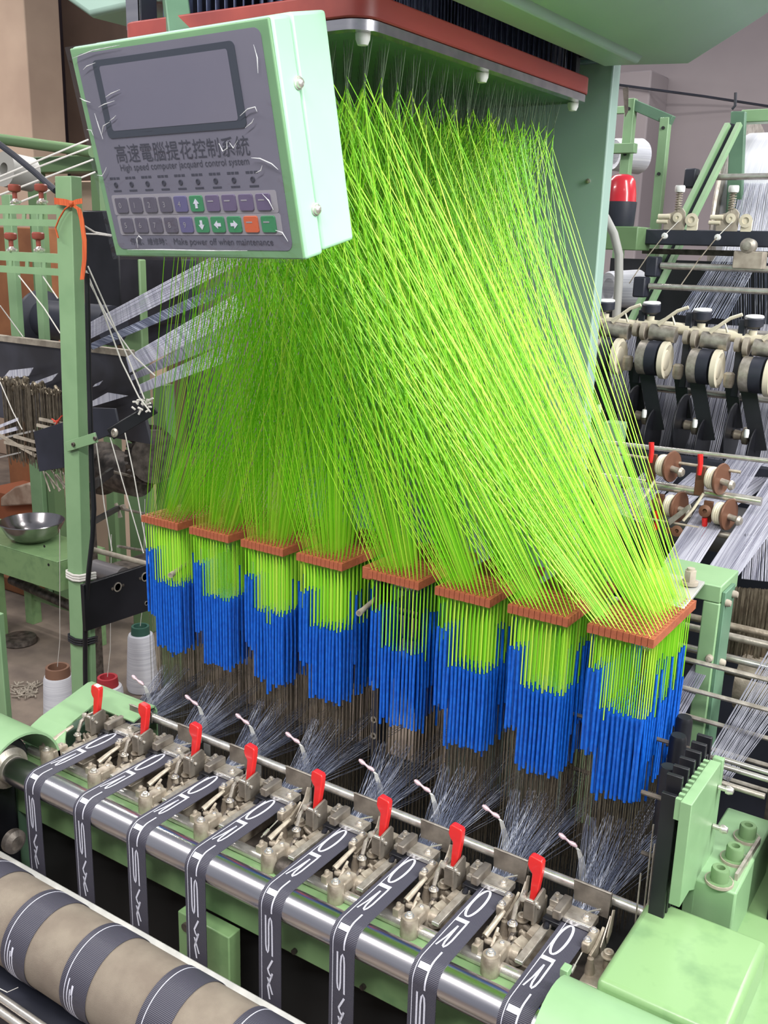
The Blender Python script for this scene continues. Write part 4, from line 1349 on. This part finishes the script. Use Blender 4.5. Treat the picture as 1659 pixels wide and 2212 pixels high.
# friction wheels with red clips
for k, (px, py) in enumerate(((1432, 1005), (1538, 1032), (1448, 1092), (1554, 1108))):
    c = at(px, py, Y=.98)
    f = thing('friction_wheel', 'small friction wheel with red clip, ' + ['upper left of four', 'upper right of four', 'lower left of four', 'lower right of four'][k], 'tension wheel', c, 'friction wheels with red clips')
    s = .00099
    Q = lambda dx, dy, y=0: c + V((dx * s * 1.1, y, -dy * s))
    obj('toothed_wheel', MB().lathe(Q(-4, 0), (1, -.25, 0), [(.01, 0), (.021, 0), (.022, .004), (.02, .006), (.022, .008), (.02, .010), (.022, .012), (.02, .014), (.01, .014)], 22), CREAM, f)
    obj('brown_disc', MB().lathe(Q(14, 0), (1, -.25, 0), [(0, 0), (.030, 0), (.031, .002), (.030, .005), (0, .006)], 24), BRONZE, f)
    obj('screw_post', MB().cyl(Q(14, 2, -.005), Q(40, 6, -.012), .006, 12).lathe(Q(34, 6, -.012), (1, -.25, 0), [(.009, 0), (.01, .003), (.007, .008), (0, .009)], 12), STEEL, f)
    obj('bracket', MB().box(tuple(Q(-30, 40, .005)), tuple(Q(-14, -18, .012))), BRONZE, f, bevel=.001)
    dy = -26 if k < 2 else 30
    obj('red_clip', MB().tube([Q(-22, dy - 18, -.01), Q(-20, dy, -.01), Q(-20, dy + 22, -.01)], [.0055, .005, .0042], 8), RED, f)
    if k > 1:
        obj('ring_eye', MB().lathe(Q(-22, -2, -.012), (0, -1, .2), [(.0045, -.002), (.011, -.002), (.012, .001), (.0045, .003), (.0045, -.002)], 18), BRONZE, f)
    else:
        obj('wire_leg', MB().tube([Q(-8, 30, -.012), Q(-20, 60, -.02), Q(-36, 88, -.02)], .0028, 8), CREAM, f)
for k, (p, q, y, r, m) in enumerate((((1300, 955), (1680, 998), 1.05, .005, BRIGHT), ((1300, 975), (1600, 1020), 1.0, .003, CAST), ((1300, 1030), (1645, 1084), 1.0, .0085, BRIGHT), ((1345, 1110), (1510, 1140), .96, .0025, CAST), ((1500, 1145), (1640, 1168), .98, .006, STEEL))):
    a, b = at(*p, Y=y), at(*q, Y=y)
    T('wheel_rod', MB().cyl(a, b, r, 14), m, ['long thin chrome rod above the friction wheels', 'thin grey rod through the upper friction wheels', 'thick chrome rod between the friction wheels', 'thin grey wire below the friction wheels', 'short steel bar right of the lower friction wheels'][k], 'rod')
T('perforated_lever', MB().plate([at(1443, 1122, Y=.95), at(1490, 1088, Y=.95), at(1493, 1098, Y=.95), at(1446, 1136, Y=.95)], .003), STEEL, 'slanting perforated steel lever between the lower friction wheels', 'lever', .0005)
T('purple_eyelet_plate', MB().plate([at(1440, 1140, Y=.94), at(1478, 1146, Y=.94), at(1474, 1158, Y=.94), at(1436, 1152, Y=.94)], .004).lathe(at(1463, 1147, Y=.935), (0, -1, .2), [(.004, 0), (.010, 0), (.011, .003), (.004, .004), (.004, 0)], 16), BRONZE, 'small dark plate with a round purple eyelet under the lever', 'eyelet')
a = at(1560, 1130, Y=1.12)
T('grey_roller', MB().cyl((a.x - .25, 1.15, a.z - .02), (a.x + .5, 1.15, a.z - .02), .05, 36), mat('grey_rubber_roller', (112, 110, 112), .55, .2), 'wide grey roller behind the friction wheels', 'roller')
T('dark_screen', MB().box((at(1290, 900, Y=2.0).x, 2.0, .1), (at(1290, 900, Y=2.0).x + 1.2, 2.03, at(1400, 560, Y=2.0).z)), BLACK, 'dark panel behind the warp tension units', 'panel')
T('charcoal_screen', MB().box((.2, 1.3, .1), (1.9, 1.33, 1.28)), GREYBLK, 'charcoal panel low behind the silver warp sheets', 'panel')
T('green_upright', MB().box((at(1390, 1080, Y=1.2).x - .1, 1.18, .0), (at(1390, 1080, Y=1.2).x - .06, 1.22, 1.36)), GREEN, 'short green upright partly hidden by the cords at right', 'upright', .002)
T('floor_beam', MB().cyl((.9, .85, .98), (1.7, .85, .98), .05, 24), CAST, 'thick brownish shaft low at the right picture edge', 'shaft')

# ================================================================== left background
# post with ribbon
PY = .62
pp = at(146, 700, Y=PY)
post = thing('slotted_post', 'tall pale green steel post with an orange ribbon tied on', 'post', (pp.x, PY, 0))
px0, px1 = at(118, 382, Y=PY).x, at(153, 382, Y=PY).x
ztop = at(140, 380, Y=PY).z
pb_ = at(154, 1480, Y=PY)
LEAN = (px0 - pb_.x) / (ztop - pb_.z)


def lean(z):
    return (z - ztop) * LEAN


mb = MB().box((px0, PY, 0), (px1, PY + .03, ztop))
mb.v = [(x + lean(z), y, z) for x, y, z in mb.v]
obj('steel_section', mb, GREEN, post, bevel=.002)
zi = at(200, 1260, Y=PY).z
mb = MB().box((px1 + .001, PY + .012, 0), (px1 + .010, PY + .028, zi))
mb.v = [(x + lean(z), y, z) for x, y, z in mb.v]
obj('inner_leg', mb, GREEN, post, bevel=.001)
qa, qb = at(145, 965, Y=PY - .006), at(208, 945, Y=PY - .006)
obj('cross_lug', MB().bar(qa, qb, .006, .024), GREEN, post, bevel=.001)
for p in ((160, 960), (207, 947)):
    obj('lug_screw', bolt(MB(), at(*p, Y=PY - .009), .005, .005, (0, -1, 0), False), CASTD, post)
# ribbon
rb = thing('orange_ribbon', 'orange striped ribbon knotted round the green post', 'ribbon', at(155, 437, Y=PY - .01))
f = lambda x, y: at(x, y, Y=PY - .012)


def band(pts, wd, m, parent, name, axis):
    mb = MB()
    for k in range(len(pts) - 1):
        a, b = pts[k], pts[k + 1]
        d = V(axis) * (wd / 2)
        mb.plate([a - d, a + d, b + d, b - d], .0012)
    return obj(name, mb, m, parent, angle=70)


band([f(117, 434), f(140, 437), f(154, 441)], .014, ORANGE, rb, 'loop', (0, 0, 1))
band([f(154, 441), f(165, 436), f(177, 434)], .011, ORANGE, rb, 'loop', (0, 0, 1))
obj('knot', MB().lathe(f(155, 440), (1, 0, .2), [(.003, -.006), (.007, 0), (.003, .006)], 12), ORANGE, rb)
band([f(157, 443), f(170, 452), f(176, 475), f(182, 520), f(182, 560), f(177, 604)], .014, ORANGE, rb, 'tail', (1, 0, .1))
obj('tail', MB().tube([f(152, 443), f(140, 452), f(128, 472), f(120, 492), f(126, 514)], .002, 6), ORANGE, rb)
# rope ties
for k, (y, m) in enumerate(((1247, STRING), (1384, BLACK))):
    mb = MB()
    for j in range(3):
        zz = at(170, y, Y=PY).z + (j - 1) * .0065
        dl = V((lean(zz), 0, 0))
        mb.tube([V(p_) + dl for p_ in [(px0 - .003, PY + .03, zz), (px0 - .004, PY + .0, zz + .001), (px0 + .002, PY - .004, zz), ((px0 + px1) / 2, PY - .005, zz - .003), (px1 - .004, PY - .004, zz), (px1 + .011, PY + .008, zz + .004), (px1 + .014, PY + .02, zz + .004), (px1 + .008, PY + .034, zz)]], .0034, 8)
    T('rope_tie', mb, m, ['pale rope tied round the lower green post', 'dark cord tied round the foot of the green post'][k], 'rope')
T('black_hose', MB().tube([at(188, 590, Y=PY + .01), at(192, 800, Y=PY + .01), at(198, 1000, Y=PY + .01), at(203, 1100, Y=PY), at(200, 1160, Y=PY - .004), at(192, 1230, Y=PY - .009), at(184, 1330, Y=PY - .009), at(184, 1440, Y=PY - .008), at(186, 1560, Y=PY - .008)], .006, 10), BLACK, 'black hose running down beside the green post', 'hose')
T('black_cable', MB().tube([at(-10, 305, Y=.7), at(30, 335, Y=.69), at(75, 372, Y=.68), at(120, 412, Y=.67)], .0075, 10), GREYBLK, 'dark cable slanting down to the top of the green post', 'cable')

# slotted rails with tension knobs
for k, (yt, yb) in enumerate(((443, 488), (546, 592))):
    z1, z0 = at(60, yt, Y=PY).z, at(60, yb, Y=PY).z
    r = thing('slotted_rail', ['upper green slotted rail left of the post', 'lower green slotted rail left of the post'][k], 'rail', (px0 - .2, PY, z0), 'slotted rails by the green post')
    obj('top_flange', MB().box((px0 - .6, PY + .0105, z1 - .004), (px0, PY + .036, z1)), GREEN, r)
    obj('top_web', MB().box((px0 - .6, PY + .006, z1 - (z1 - z0) * .42), (px0, PY + .010, z1)), GREEN, r)
    obj('bottom_web', MB().box((px0 - .6, PY + .006, z0), (px0, PY + .010, z0 + (z1 - z0) * .33)), GREEN, r)
    for j in range(10):
        x = px0 - .012 - j * .062
        obj('slot_rib', MB().prism([(0, 0), (.012, 0), (.020, (z1 - z0)), (.008, (z1 - z0))], (x, PY + .0062, z0), (1, 0, 0), (0, 0, 1), (0, 1, 0), .003), GREEN, r)
    for j, px in enumerate(((33, 90) if k == 0 else (25, 84))):
        c = at(px, yt - 4, Y=PY + .02)
        t = thing('tension_knob', 'brown red tension knob on the %s green rail, %s' % (['upper', 'lower'][k], ['farther from the post', 'nearer the post'][j]), 'knob', c, 'tension knobs on the green rails')
        obj('knob_head', MB().lathe(c + V((0, 0, .024)), (0, .03, 1), [(.006, 0), (.013, .003), (.0145, .006), (.0145, .015), (.012, .018), (0, .0185)], 20), KNOBR, t)
        obj('knob_stem', MB().cyl(c, c + V((0, 0, .026)), .0055, 12), KNOBR, t)
        obj('chrome_foot', MB().lathe(c + V((0, 0, -.002)), (0, 0, 1), [(.011, 0), (.012, .003), (.007, .008), (.006, .012)], 14).cyl(c + V((.006, -.004, .006)), c + V((.03, -.008, .003)), .003, 8).cyl(c + V((-.006, -.006, .004)), c + V((.018, -.016, .0)), .0025, 8), BRIGHT, t)
# yarn bands running to the rails
for k, (p, q) in enumerate((((-10, 386), (190, 302)), ((-10, 396), (195, 318)), ((-10, 425), (200, 345)), ((-10, 458), (205, 372)))):
    T('feed_cord', MB().cyl(at(*p, Y=.75), at(*q, Y=1.3), .0028, 8), STRING, 'white feed cord slanting behind the green post, %s from top' % ['first', 'second', 'third', 'fourth'][k], 'cord')
T('feed_cord', MB().tube([at(182, 488, Y=.8), at(205, 502, Y=.9), at(240, 508, Y=1.1)], .0026, 6).tube([at(182, 505, Y=.8), at(210, 506, Y=.9), at(240, 510, Y=1.1)], .002, 6), STRING, 'pair of white cords between ribbon and control box', 'cord')

# other green uprights of the loom behind
for k, (p, q, y, wd) in enumerate((((12, 560), (38, 735), 1.014, .04), ((74, 590), (90, 700), 1.014, .03), ((58, 940), (80, 1110), 2.0, .085), ((334, 980), (340, 1080), 1.35, .06))):
    a = at(*p, Y=y)
    T('rear_upright', MB().box((a.x, y, 1.2 if k < 2 else 0), (a.x + wd, y + (.02 if k < 2 else .04), at(p[0], p[1] - (140 if k < 2 else 60 if k == 2 else 150), Y=y).z)), GREEN if k < 3 else OLIVE, ['bright green upright behind the lower slotted rail', 'thin green upright right behind the lower slotted rail', 'green upright above the steel bowl', 'green upright behind the leftmost cords'][k], 'upright', .002)
# dark reed plate of the neighbouring loom
ry = 1.0
ra, rb_ = at(0, 728, Y=ry), at(278, 772, Y=ry)
rp_ = thing('reed_plate', 'dark reflective reed plate with pale top edge left of the cords', 'plate', (rb_.x, ry, 1.0))
obj('plate', MB().prism([(ra.x - .4, ra.z), (rb_.x, ra.z), (at(300, 850, Y=ry).x, at(300, 850, Y=ry).z), (at(325, 960, Y=ry).x, at(325, 960, Y=ry).z), (ra.x - .4, at(325, 965, Y=ry).z)], (0, ry, 0), (1, 0, 0), (0, 0, 1), (0, 1, 0), .012), DARKREED, rp_, bevel=.001)
obj('top_edge', MB().box((ra.x - .4, ry - .008, ra.z - .012), (rb_.x + .01, ry + .014, ra.z + .006)), WOODBAR, rp_, bevel=.001)
# reflections in the reed plate, built as thin pale plates
for k, (q) in enumerate((((20, 800), (72, 794), (62, 812), (2, 822)), ((60, 830), (125, 806), (112, 822), (50, 846)), ((205, 830), (222, 822), (214, 832), (200, 836)), ((196, 868), (232, 848), (276, 855), (200, 878)))):
    T('painted_reflection', MB().plate([at(*p, Y=.96) for p in q], .002), WARPW, 'painted pale reflection on the dark reed plate, ' + ['uppermost left', 'lower left', 'small one right of the post', 'wide one right of the post'][k], 'ribbon')
# wire heddles
L = []
for k in range(190):
    g = k // 48
    p = at(2 + k * .68 + rq.uniform(-2, 2), 820 + g * 8 + rq.uniform(-8, 8), Y=.9 + rq.uniform(-.03, .03))
    L.append([p, V((p.x, p.y, at(0, 985, Y=.9).z + rq.uniform(-.01, .01)))])
T('wire_heddle_bank', strands(L, .0013), WIRE, 'bank of brownish wire heddles left of the green post', 'heddles', kind='stuff', fix=False)
for k, (x0, x1, y) in enumerate(((0, 60, 818), (28, 92, 828), (70, 128, 838))):
    mb = MB()
    for j in range(18):
        p = at(x0 + (x1 - x0) * j / 17, y + 6 + rq.uniform(-6, 6), Y=.89)
        mb.lathe(p, (rq.uniform(-1, 1), rq.uniform(-.5, .5), 1), [(.004, -.008), (.006, 0), (.004, .008)], 7)
    T('heddle_loops', mb, WIRE, 'frayed loop tops of the wire heddles, %s' % ['left part', 'middle part', 'part nearest the post'][k], 'loops', kind='stuff')
# ribbons and slats under the heddles
slr = thing('slat_bundle', 'bundle of thin pale slats under the wire heddles at the left edge', 'slats', at(60, 940, Y=.87))
for k, (p, q, m, r) in enumerate((((-10, 938), (38, 925), WARPW, .008), ((-10, 950), (75, 930), BRIGHT, .004), ((-10, 925), (40, 905), WARPW, .006), ((30, 942), (78, 955), WOODBAR, .006), ((10, 955), (80, 972), WOODBAR, .006), ((0, 940), (78, 985), WOODBAR, .006), ((85, 905), (135, 915), WOODBAR, .006), ((80, 918), (125, 928), WOODBAR, .006), ((-10, 990), (45, 977), BRIGHT, .003))):
    obj('slat', MB().bar(at(*p, Y=.86), at(*q, Y=.88), r, r * 1.4), m, slr)
T('red_twine_knot', MB().tube([at(112, 905, Y=.84), at(122, 912, Y=.84), at(134, 898, Y=.84), at(126, 908, Y=.84), at(116, 912, Y=.84), at(130, 905, Y=.84), at(120, 918, Y=.84)], .0022, 6), REDROPE, 'tangle of red twine left of the green post', 'twine')
for k, (q, holes) in enumerate(((((76, 932), (138, 912), (140, 1010), (88, 1018)), ((92, 951), (93, 966), (95, 982))), (((196, 880), (252, 882), (262, 930), (200, 955)), ((213, 897), (226, 901), (239, 896), (252, 898), (252, 903))))):
    t = thing('black_bracket', ['black bracket plate with three holes left of the post', 'black bracket plate with small holes right of the post'][k], 'bracket', at(*q[3], Y=.84))
    obj('plate', MB().plate([at(*p, Y=.84) for p in q][::-1], .006), GREYBLK, t, bevel=.001)
    for h in holes:
        c = at(*h, Y=.838)
        obj('hole_rim', MB().ring(c, (0, -1, 0), .002, .0045 if k == 0 else .003, .001, 12), STEEL, t)
T('black_lever', MB().bar(at(238, 938, Y=.82), at(334, 880, Y=.9), .014, .032), BLACK, 'black slanting lever below the tied white cords', 'lever', .002)
T('lever_stud', MB().lathe(at(249, 935, Y=.81), (0, -1, .2), [(.011, 0), (.012, .004), (.007, .007), (.006, .004), (0, .004)], 16), STEEL, 'round steel stud at the low end of the black lever', 'stud')
# white cords
for k, pts in enumerate((((186, 585), (225, 680), (262, 780), (300, 858), (325, 890)), ((190, 575), (232, 670), (275, 770), (312, 862)), ((188, 600), (240, 700), (290, 770), (335, 812)), ((208, 955), (225, 1090), (242, 1190)), ((238, 945), (262, 1030), (310, 1195)), ((270, 935), (290, 1030), (322, 1215)), ((0, 825), (28, 890), (48, 928)), ((40, 595), (95, 665), (130, 720)), ((92, 596), (125, 645)), ((0, 660), (50, 728)))):
    T('tie_string', MB().tube([at(*p, Y=(PY + .012) if k in (7, 8) else .8 + .02 * (k % 3)) for p in pts], .0019 if k < 3 else .0015, 6), STRING, 'pale string ' + ['knotted to the black lever, thickest', 'knotted to the black lever, second', 'running to the cords above the lever', 'hanging from the post lug', 'hanging from the black bracket', 'hanging from the black lever', 'crossing the wire heddles', 'slanting below the lower rail', 'short one touching the post', 'at the left edge above the reed plate'][k], 'string')
fz = MB()
for j in range(16):
    p = at(296 + rq.uniform(-8, 38), 868 + rq.uniform(-14, 22), Y=.86)
    fz.tube([p, p + V((rq.uniform(-.02, .02), -.004, rq.uniform(-.02, .01)))], .0028, 5)
T('cord_tangle', fz, STRING, 'frayed tangle of off white cord ends on the black lever', 'cord', kind='stuff')
# warp sheets of the neighbouring loom
for k, (p0, p1, p2, p3, y0, y1, m) in enumerate((((188, 700), (188, 735), (430, 615), (420, 575), .95, 1.9, WARPW), ((190, 745), (200, 755), (430, 660), (420, 640), .95, 1.9, WARP), ((272, 772), (280, 805), (450, 722), (430, 680), .95, 1.7, WARPW), ((300, 832), (302, 850), (440, 800), (430, 770), .95, 1.6, WARPW), ((282, 812), (284, 822), (440, 760), (430, 730), .95, 1.6, WARPD))):
    A0, A1, A2, A3 = at(*p0, Y=y0), at(*p1, Y=y0), at(*p2, Y=y1), at(*p3, Y=y1)
    sheet('warp_sheet', A0, A1, A1 + (A2 - A1) * 1.8, A0 + (A3 - A0) * 1.8, 26, .0012, m, 'white warp sheet left of the green cords, ' + ['highest', 'second highest dark one', 'widest in the middle', 'lowest', 'thin grey one above the lowest'][k])
# dark drums and beams
c = at(105, 690, Y=1.5)
T('dark_drum', MB().lathe(c, (1, 0, 0), [(0, -.05), (.10, -.05), (.105, -.045), (.105, -.03), (.07, -.02), (.07, .35), (.0, .35)], 40).box((c.x + .10, 1.48, 0), (c.x + .12, 1.52, c.z - .06)), GREYBLK, 'dark round drum behind the green post', 'drum')
c = at(215, 1010, Y=1.3)
T('grey_drum', MB().lathe(c, (1, 0, 0), [(0, 0), (.09, 0), (.09, .03), (.07, .04), (.07, .2), (0, .2)], 36).box((c.x - .07, 1.27, 0), (c.x - .045, 1.31, c.z + .02)).box((c.x - .07, 1.27, c.z - .02), (c.x + .01, 1.31, c.z + .02)), CASTD, 'dull grey drum below the black lever', 'drum')
c = at(330, 985, Y=1.25)
gw = thing('toothed_gear', 'grey gear wheel behind the leftmost cords', 'gear', c)
mb = MB().lathe(c, (1, -.3, 0), [(0, 0), (.085, 0), (.085, .02), (0, .02)], 40)
obj('wheel', mb, CASTD, gw)
for j in range(26):
    t = 2 * math.pi * j / 26
    d = V((0, math.cos(t), math.sin(t)))
    obj('tooth', MB().bar(c + d * .082 + V((-.02, .006, 0)), c + d * .096 + V((-.02, .006, 0)), .014, .02, up=(1, 0, 0)), CASTD, gw)
for k, (q, y, m, lb) in enumerate(((((0, 490), (70, 500), (75, 760), (0, 760)), 2.6, CARD, 'brown carton stack at the left edge behind the rails'), (((120, 395), (215, 390), (225, 462), (120, 470)), 2.2, WALLB, 'beige carton behind the post top and control box'), (((180, 460), (232, 455), (262, 690), (190, 700)), 1.9, BLACK, 'dark machine housing right of the orange ribbon'), (((200, 600), (300, 560), (300, 700), (200, 740)), 2.1, GREYBLK, 'charcoal machine body behind the white strings'), (((255, 560), (300, 560), (300, 660), (258, 660)), 2.0, OLIVE, 'olive green column below the control box corner'))):
    pts = [at(*p, Y=y) for p in q]
    xs = [p.x for p in pts]
    zs = [p.z for p in pts]
    T(['brown_carton', 'beige_carton', 'dark_housing', 'machine_body', 'green_column'][k], MB().box((min(xs), y, 0 if k in (0, 1, 4) else min(zs)), (max(xs), y + (.35 if k < 4 else .04), max(zs))), m, lb, ['carton', 'carton', 'housing', 'machine', 'column'][k], .006)
# green pipe rail high on the left and grey bracket
a, b = at(-20, 298, Y=1.9), at(200, 328, Y=1.9)
T('green_rail', MB().cyl(a, b, .022, 16), OLIVE, 'olive green pipe rail in front of the beige pillar', 'rail')
c = at(8, 365, Y=1.2)
T('grey_bracket', MB().lathe(c, (0, -1, .1), [(0, -.1), (.055, -.1), (.055, .0), (.02, .0), (.018, -.05), (0, -.05)], 24), GREYPIPE, 'round grey casting at the left edge by the cable', 'casting')
mbz = at(100, 372, Y=2.0).z
mx0, mx1 = at(40, 335, Y=2.0).x, at(210, 340, Y=2.0).x
mt = thing('rear_machine_stand', 'olive green machine stand above the feed cords', 'stand', (mx0, 2.05, 0))
obj('top_beam', MB().box((mx0, 2.0, mbz), (mx1, 2.1, at(100, 338, Y=2.0).z)), OLIVE, mt, bevel=.004)
obj('stand_leg', MB().box((mx0 + .02, 2.02, 0), (mx0 + .07, 2.08, mbz)), OLIVE, mt)
obj('stand_leg', MB().box((mx1 - .07, 2.02, 0), (mx1 - .02, 2.08, mbz)), OLIVE, mt)

# table with bowl
TY = 1.55
tz = at(60, 1195, Y=TY).z
tb = thing('green_table', 'worn green steel table at the left edge under the bowl', 'table', (at(60, 1195, Y=TY).x, .8, 0))
xr = at(122, 1195, Y=TY).x
obj('table_top', MB().box((xr - .9, TY, tz - .006), (xr, TY + .25, tz)), GREENW, tb, bevel=.002)
obj('front_apron', MB().box((xr - .9, TY, tz - .13), (xr, TY + .006, tz - .006)), GREENW, tb, bevel=.001)
obj('side_apron', MB().box((xr - .006, TY + .0065, tz - .13), (xr, TY + .25, tz - .0065)), GREENW, tb, bevel=.001)
obj('bracket_plate', MB().box((xr, TY + .06, tz - .12), (xr + .06, TY + .066, tz + .0)), GREENW, tb, bevel=.001)
for x, y in ((xr - .06, TY + .19), (xr - .5, TY + .19), (xr - .5, TY + .01)):
    obj('table_leg', MB().box((x, y, 0), (x + .05, y + .05, tz - .006)), GREENW, tb, bevel=.001)
obj('floor_rail', MB().box((xr - .5, TY + .20, .12), (xr - .03, TY + .22, .17)), GREENW, tb, bevel=.001)
for p in ((96, 1180), (105, 1220)):
    obj('bolt_hole', MB().ring(at(*p, Y=TY - .0005), (0, -1, 0), .001, .006, .001, 12), BLACK, tb)
bc_ = at(72, 1168, Y=TY + .13)
bw = thing('steel_bowl', 'round stainless steel bowl standing on the green table', 'bowl', (bc_.x, TY + .13, tz))
R0 = .135
prof = [(a * 1.43, b * 1.43) for a, b in ((.0, .004), (.035, .005), (.06, .016), (.082, .038), (.092, .060), (.094, .062), (.096, .06), (.088, .045), (.075, .02), (.052, .004), (.035, 0), (0, 0))]
obj('bowl_shell', MB().lathe((bc_.x, TY + .13, tz), (0, 0, 1), prof, 48), mat('stainless_steel', (176, 172, 174), .2, 1.0, (150, 146, 148), 12), bw, angle=60)
# black drilled plate
bx_ = -.60
bp_ = thing('drilled_plate', 'black side plate with ringed holes left of the first bundle', 'plate', (bx_, .74, .85))
obj('plate', MB().prism([(.60, at(205, 1352, X=bx_).z), (.60, .905), (.86, .903), (.86, at(318, 1317, X=bx_).z)], (bx_, 0, 0), (0, 1, 0), (0, 0, 1), (1, 0, 0), .012), BLACK, bp_, bevel=.001)
for px, py, r in ((254, 1268, .0125), (313, 1246, .0125), (316, 1303, .006)):
    c = at(px, py, X=bx_ + .0125)
    obj('hole_rim', MB().ring(c, (1, 0, 0), r * .75, r, .0015, 24), STEEL, bp_)
    if r > .01:
        for s_ in (-1, 1):
            obj('rim_rivet', MB().lathe(c + V((0, s_ * .017, 0)), (1, 0, 0), [(.004, 0), (.004, .002), (0, .003)], 10), CASTD, bp_)
ga, gb = at(205, 1228, Y=.95), at(275, 1248, Y=.95)
T('grey_cylinder', MB().cyl((ga.x, .95, ga.z), (at(266, 1240, Y=.95).x, .95, ga.z), .028, 28), mat('grey_tube_metal', (120, 116, 118), .35, .6), 'grey steel tube behind the black drilled plate', 'tube')
T('plate_rod', MB().cyl(at(196, 1186, Y=PY + .05), at(322, 1219, X=-.598), .007, 12), WOODBAR, 'dusty rod above the grey steel tube', 'rod')
for k, (p, q) in enumerate((((240, 1018), (340, 1042)), ((258, 1098), (342, 1116)), ((255, 1180), (345, 1195)))):
    T('rear_tie_rod', MB().cyl(at(*p, Y=1.1), at(*q, Y=1.34), .0045, 10), STEEL, 'thin tie rod left of the first comb board, %s' % ['highest', 'middle with wing nut', 'lowest'][k], 'rod')
T('wing_nut', MB().tube([at(250, 1088, Y=1.08), at(256, 1100, Y=1.08), at(260, 1118, Y=1.08)], [.006, .004, .007], 8).tube([at(256, 1096, Y=1.08), at(268, 1094, Y=1.08)], [.004, .007], 8), WOODBAR, 'pale wing nut on the middle tie rod', 'nut')
T('black_link', MB().bar(at(196, 1052, Y=PY + .05), at(242, 1018, Y=1.1), .01, .022), BLACK, 'upper black link holding a thin tie rod by the post', 'link')
T('black_link', MB().bar(at(196, 1130, Y=PY + .05), at(258, 1096, Y=1.1), .01, .014), BLACK, 'lower black link holding the wing nut rod by the post', 'link')
T('brown_crate', MB().box((at(236, 1020, Y=2.6).x, 2.6, .0), (at(372, 1020, Y=2.6).x, 2.9, at(300, 1000, Y=2.6).z)), mat('dark_brown_crate', (92, 66, 56), .8), 'dark brown crate behind the tie rods', 'crate', .004)
T('rear_bed', MB().box((at(200, 1190, Y=1.0).x, .91, .71), (at(325, 1190, Y=1.0).x, 1.5, ga.z - .0275)).box((at(350, 1300, Y=1.4).x, 1.38, 0), (at(350, 1300, Y=1.4).x + .05, 1.45, .75)), CASTD, 'dull brown machine bed behind the grey tube', 'machine bed', .004)
# floor things
cn = [((303, 1352), 'green', (44, 84, 72), .268, 'tall white yarn cone with dark green top standing on the floor'), ((232, 1462), 'red', (168, 44, 54), .268, 'white yarn cone with red top half hidden by the cover'), ((124, 1440), 'brown', (126, 92, 74), .28, 'white yarn cone with brown paper top left of the post')]
for k, (p, nm, c3, h, lb) in enumerate(cn):
    c = at(*p, Z=h)
    t = thing('yarn_cone', lb, 'yarn cone', (c.x, c.y, 0))
    rt = .030 if k != 2 else .036
    obj('yarn_body', MB().lathe((c.x, c.y, 0), (0, 0, 1), [(.03, .0), (.058, .003), (.062, .02), (.050, h - .045), (.046, h - .034), (.03, h - .03)], 36), YARN, t)
    obj('cone_tip', MB().lathe((c.x, c.y, h - .05), (0, 0, 1), [(rt + .008, 0), (rt + .006, .03), (rt + .004, .05), (rt - .004, .05), (rt - .006, .02), (.0, .02)], 30), mat(nm + '_cone_tube', c3, .6), t)
    obj('yarn_end', MB().tube([(c.x, c.y, h), (c.x + .01, c.y + .01, h + .1), (c.x + .02, c.y + .03, .775)], .0012, 5), STRING, t)
c = at(42, 1388, Z=0)
T('floor_disc', MB().lathe((c.x, c.y, 0), (0, 0, 1), [(0, 0), (.07, 0), (.075, .006), (.072, .026), (.05, .03), (0, .028)], 32), CASTD, 'flat dark round disc lying on the floor', 'disc')
a = at(20, 1300, Y=1.95)
T('cardboard_box', MB().box((a.x - .3, 1.95, .0), (at(80, 1300, Y=1.95).x, 2.25, at(40, 1255, Y=1.95).z)), CARD, 'brown cardboard box on the floor under the table', 'carton', .006)
T('dark_pipe', MB().cyl(at(25, 1252, Y=1.70), at(160, 1312, Y=1.70), .022, 14), CASTD, 'dark pipe slanting under the green table', 'pipe')
bag = MB()
pts = [(0, 1095), (0, 1075), (30, 1052), (60, 1043), (100, 1058), (150, 1075), (150, 1100), (80, 1090)]
q0 = [at(*p, Y=2.3) for p in pts]
n = len(q0)
bag.add(q0 + [p + V((.0, .3, .02)) for p in q0], [tuple(range(n))[::-1], tuple(range(n, 2 * n))] + [(k, (k + 1) % n, n + (k + 1) % n, n + k) for k in range(n)])
T('plastic_sheet', bag, mat('dusty_plastic_sheet', (186, 164, 146), .35, 0, (150, 124, 106), 14), 'dusty translucent plastic sheet over cartons behind the bowl', 'sheet', .01)
T('covered_carton', MB().box((at(-30, 1090, Y=2.35).x, 2.35, .0), (at(160, 1090, Y=2.35).x, 2.75, at(60, 1078, Y=2.35).z)), mat('orange_brown_carton', (150, 86, 56), .8), 'orange brown carton under the plastic sheet', 'carton', .006)
for k in range(9):
    p = at(92 + 6 * k, 1015 + 5 * (k % 3), Y=.95)
    q = at(112 + 5 * k + (14 if k % 2 else -4), 1062 - 3 * (k % 4), Y=.93)
    T('pale_stick', MB().cyl(p, q, .0022, 6), WOODBAR, 'thin pale stick poking out above the plastic sheet, %s from left' % ['first', 'second', 'third', 'fourth', 'fifth', 'sixth', 'seventh', 'eighth', 'ninth'][k], 'stick', group='pale sticks left of the post')
rub = MB()
for k in range(60):
    a = rq.uniform(0, 6.28)
    c = at(45 + rq.uniform(-20, 40), 1495 + rq.uniform(-18, 10), Z=.004)
    rub.tube([c, c + V((.03 * math.cos(a), .03 * math.sin(a), .004))], .003, 4)
T('floor_fluff', rub, WOODBAR, 'scrap of fluff and thread on the floor left of the cones', 'debris', kind='stuff')
# near left green frame edge
T('left_upright', MB().box((at(-30, 1450, Y=.35).x, .35, .0), (at(6, 1450, Y=.35).x, .365, at(0, 1330, Y=.35).z)), GREEN, 'green upright cut off by the left picture edge', 'upright', .002)
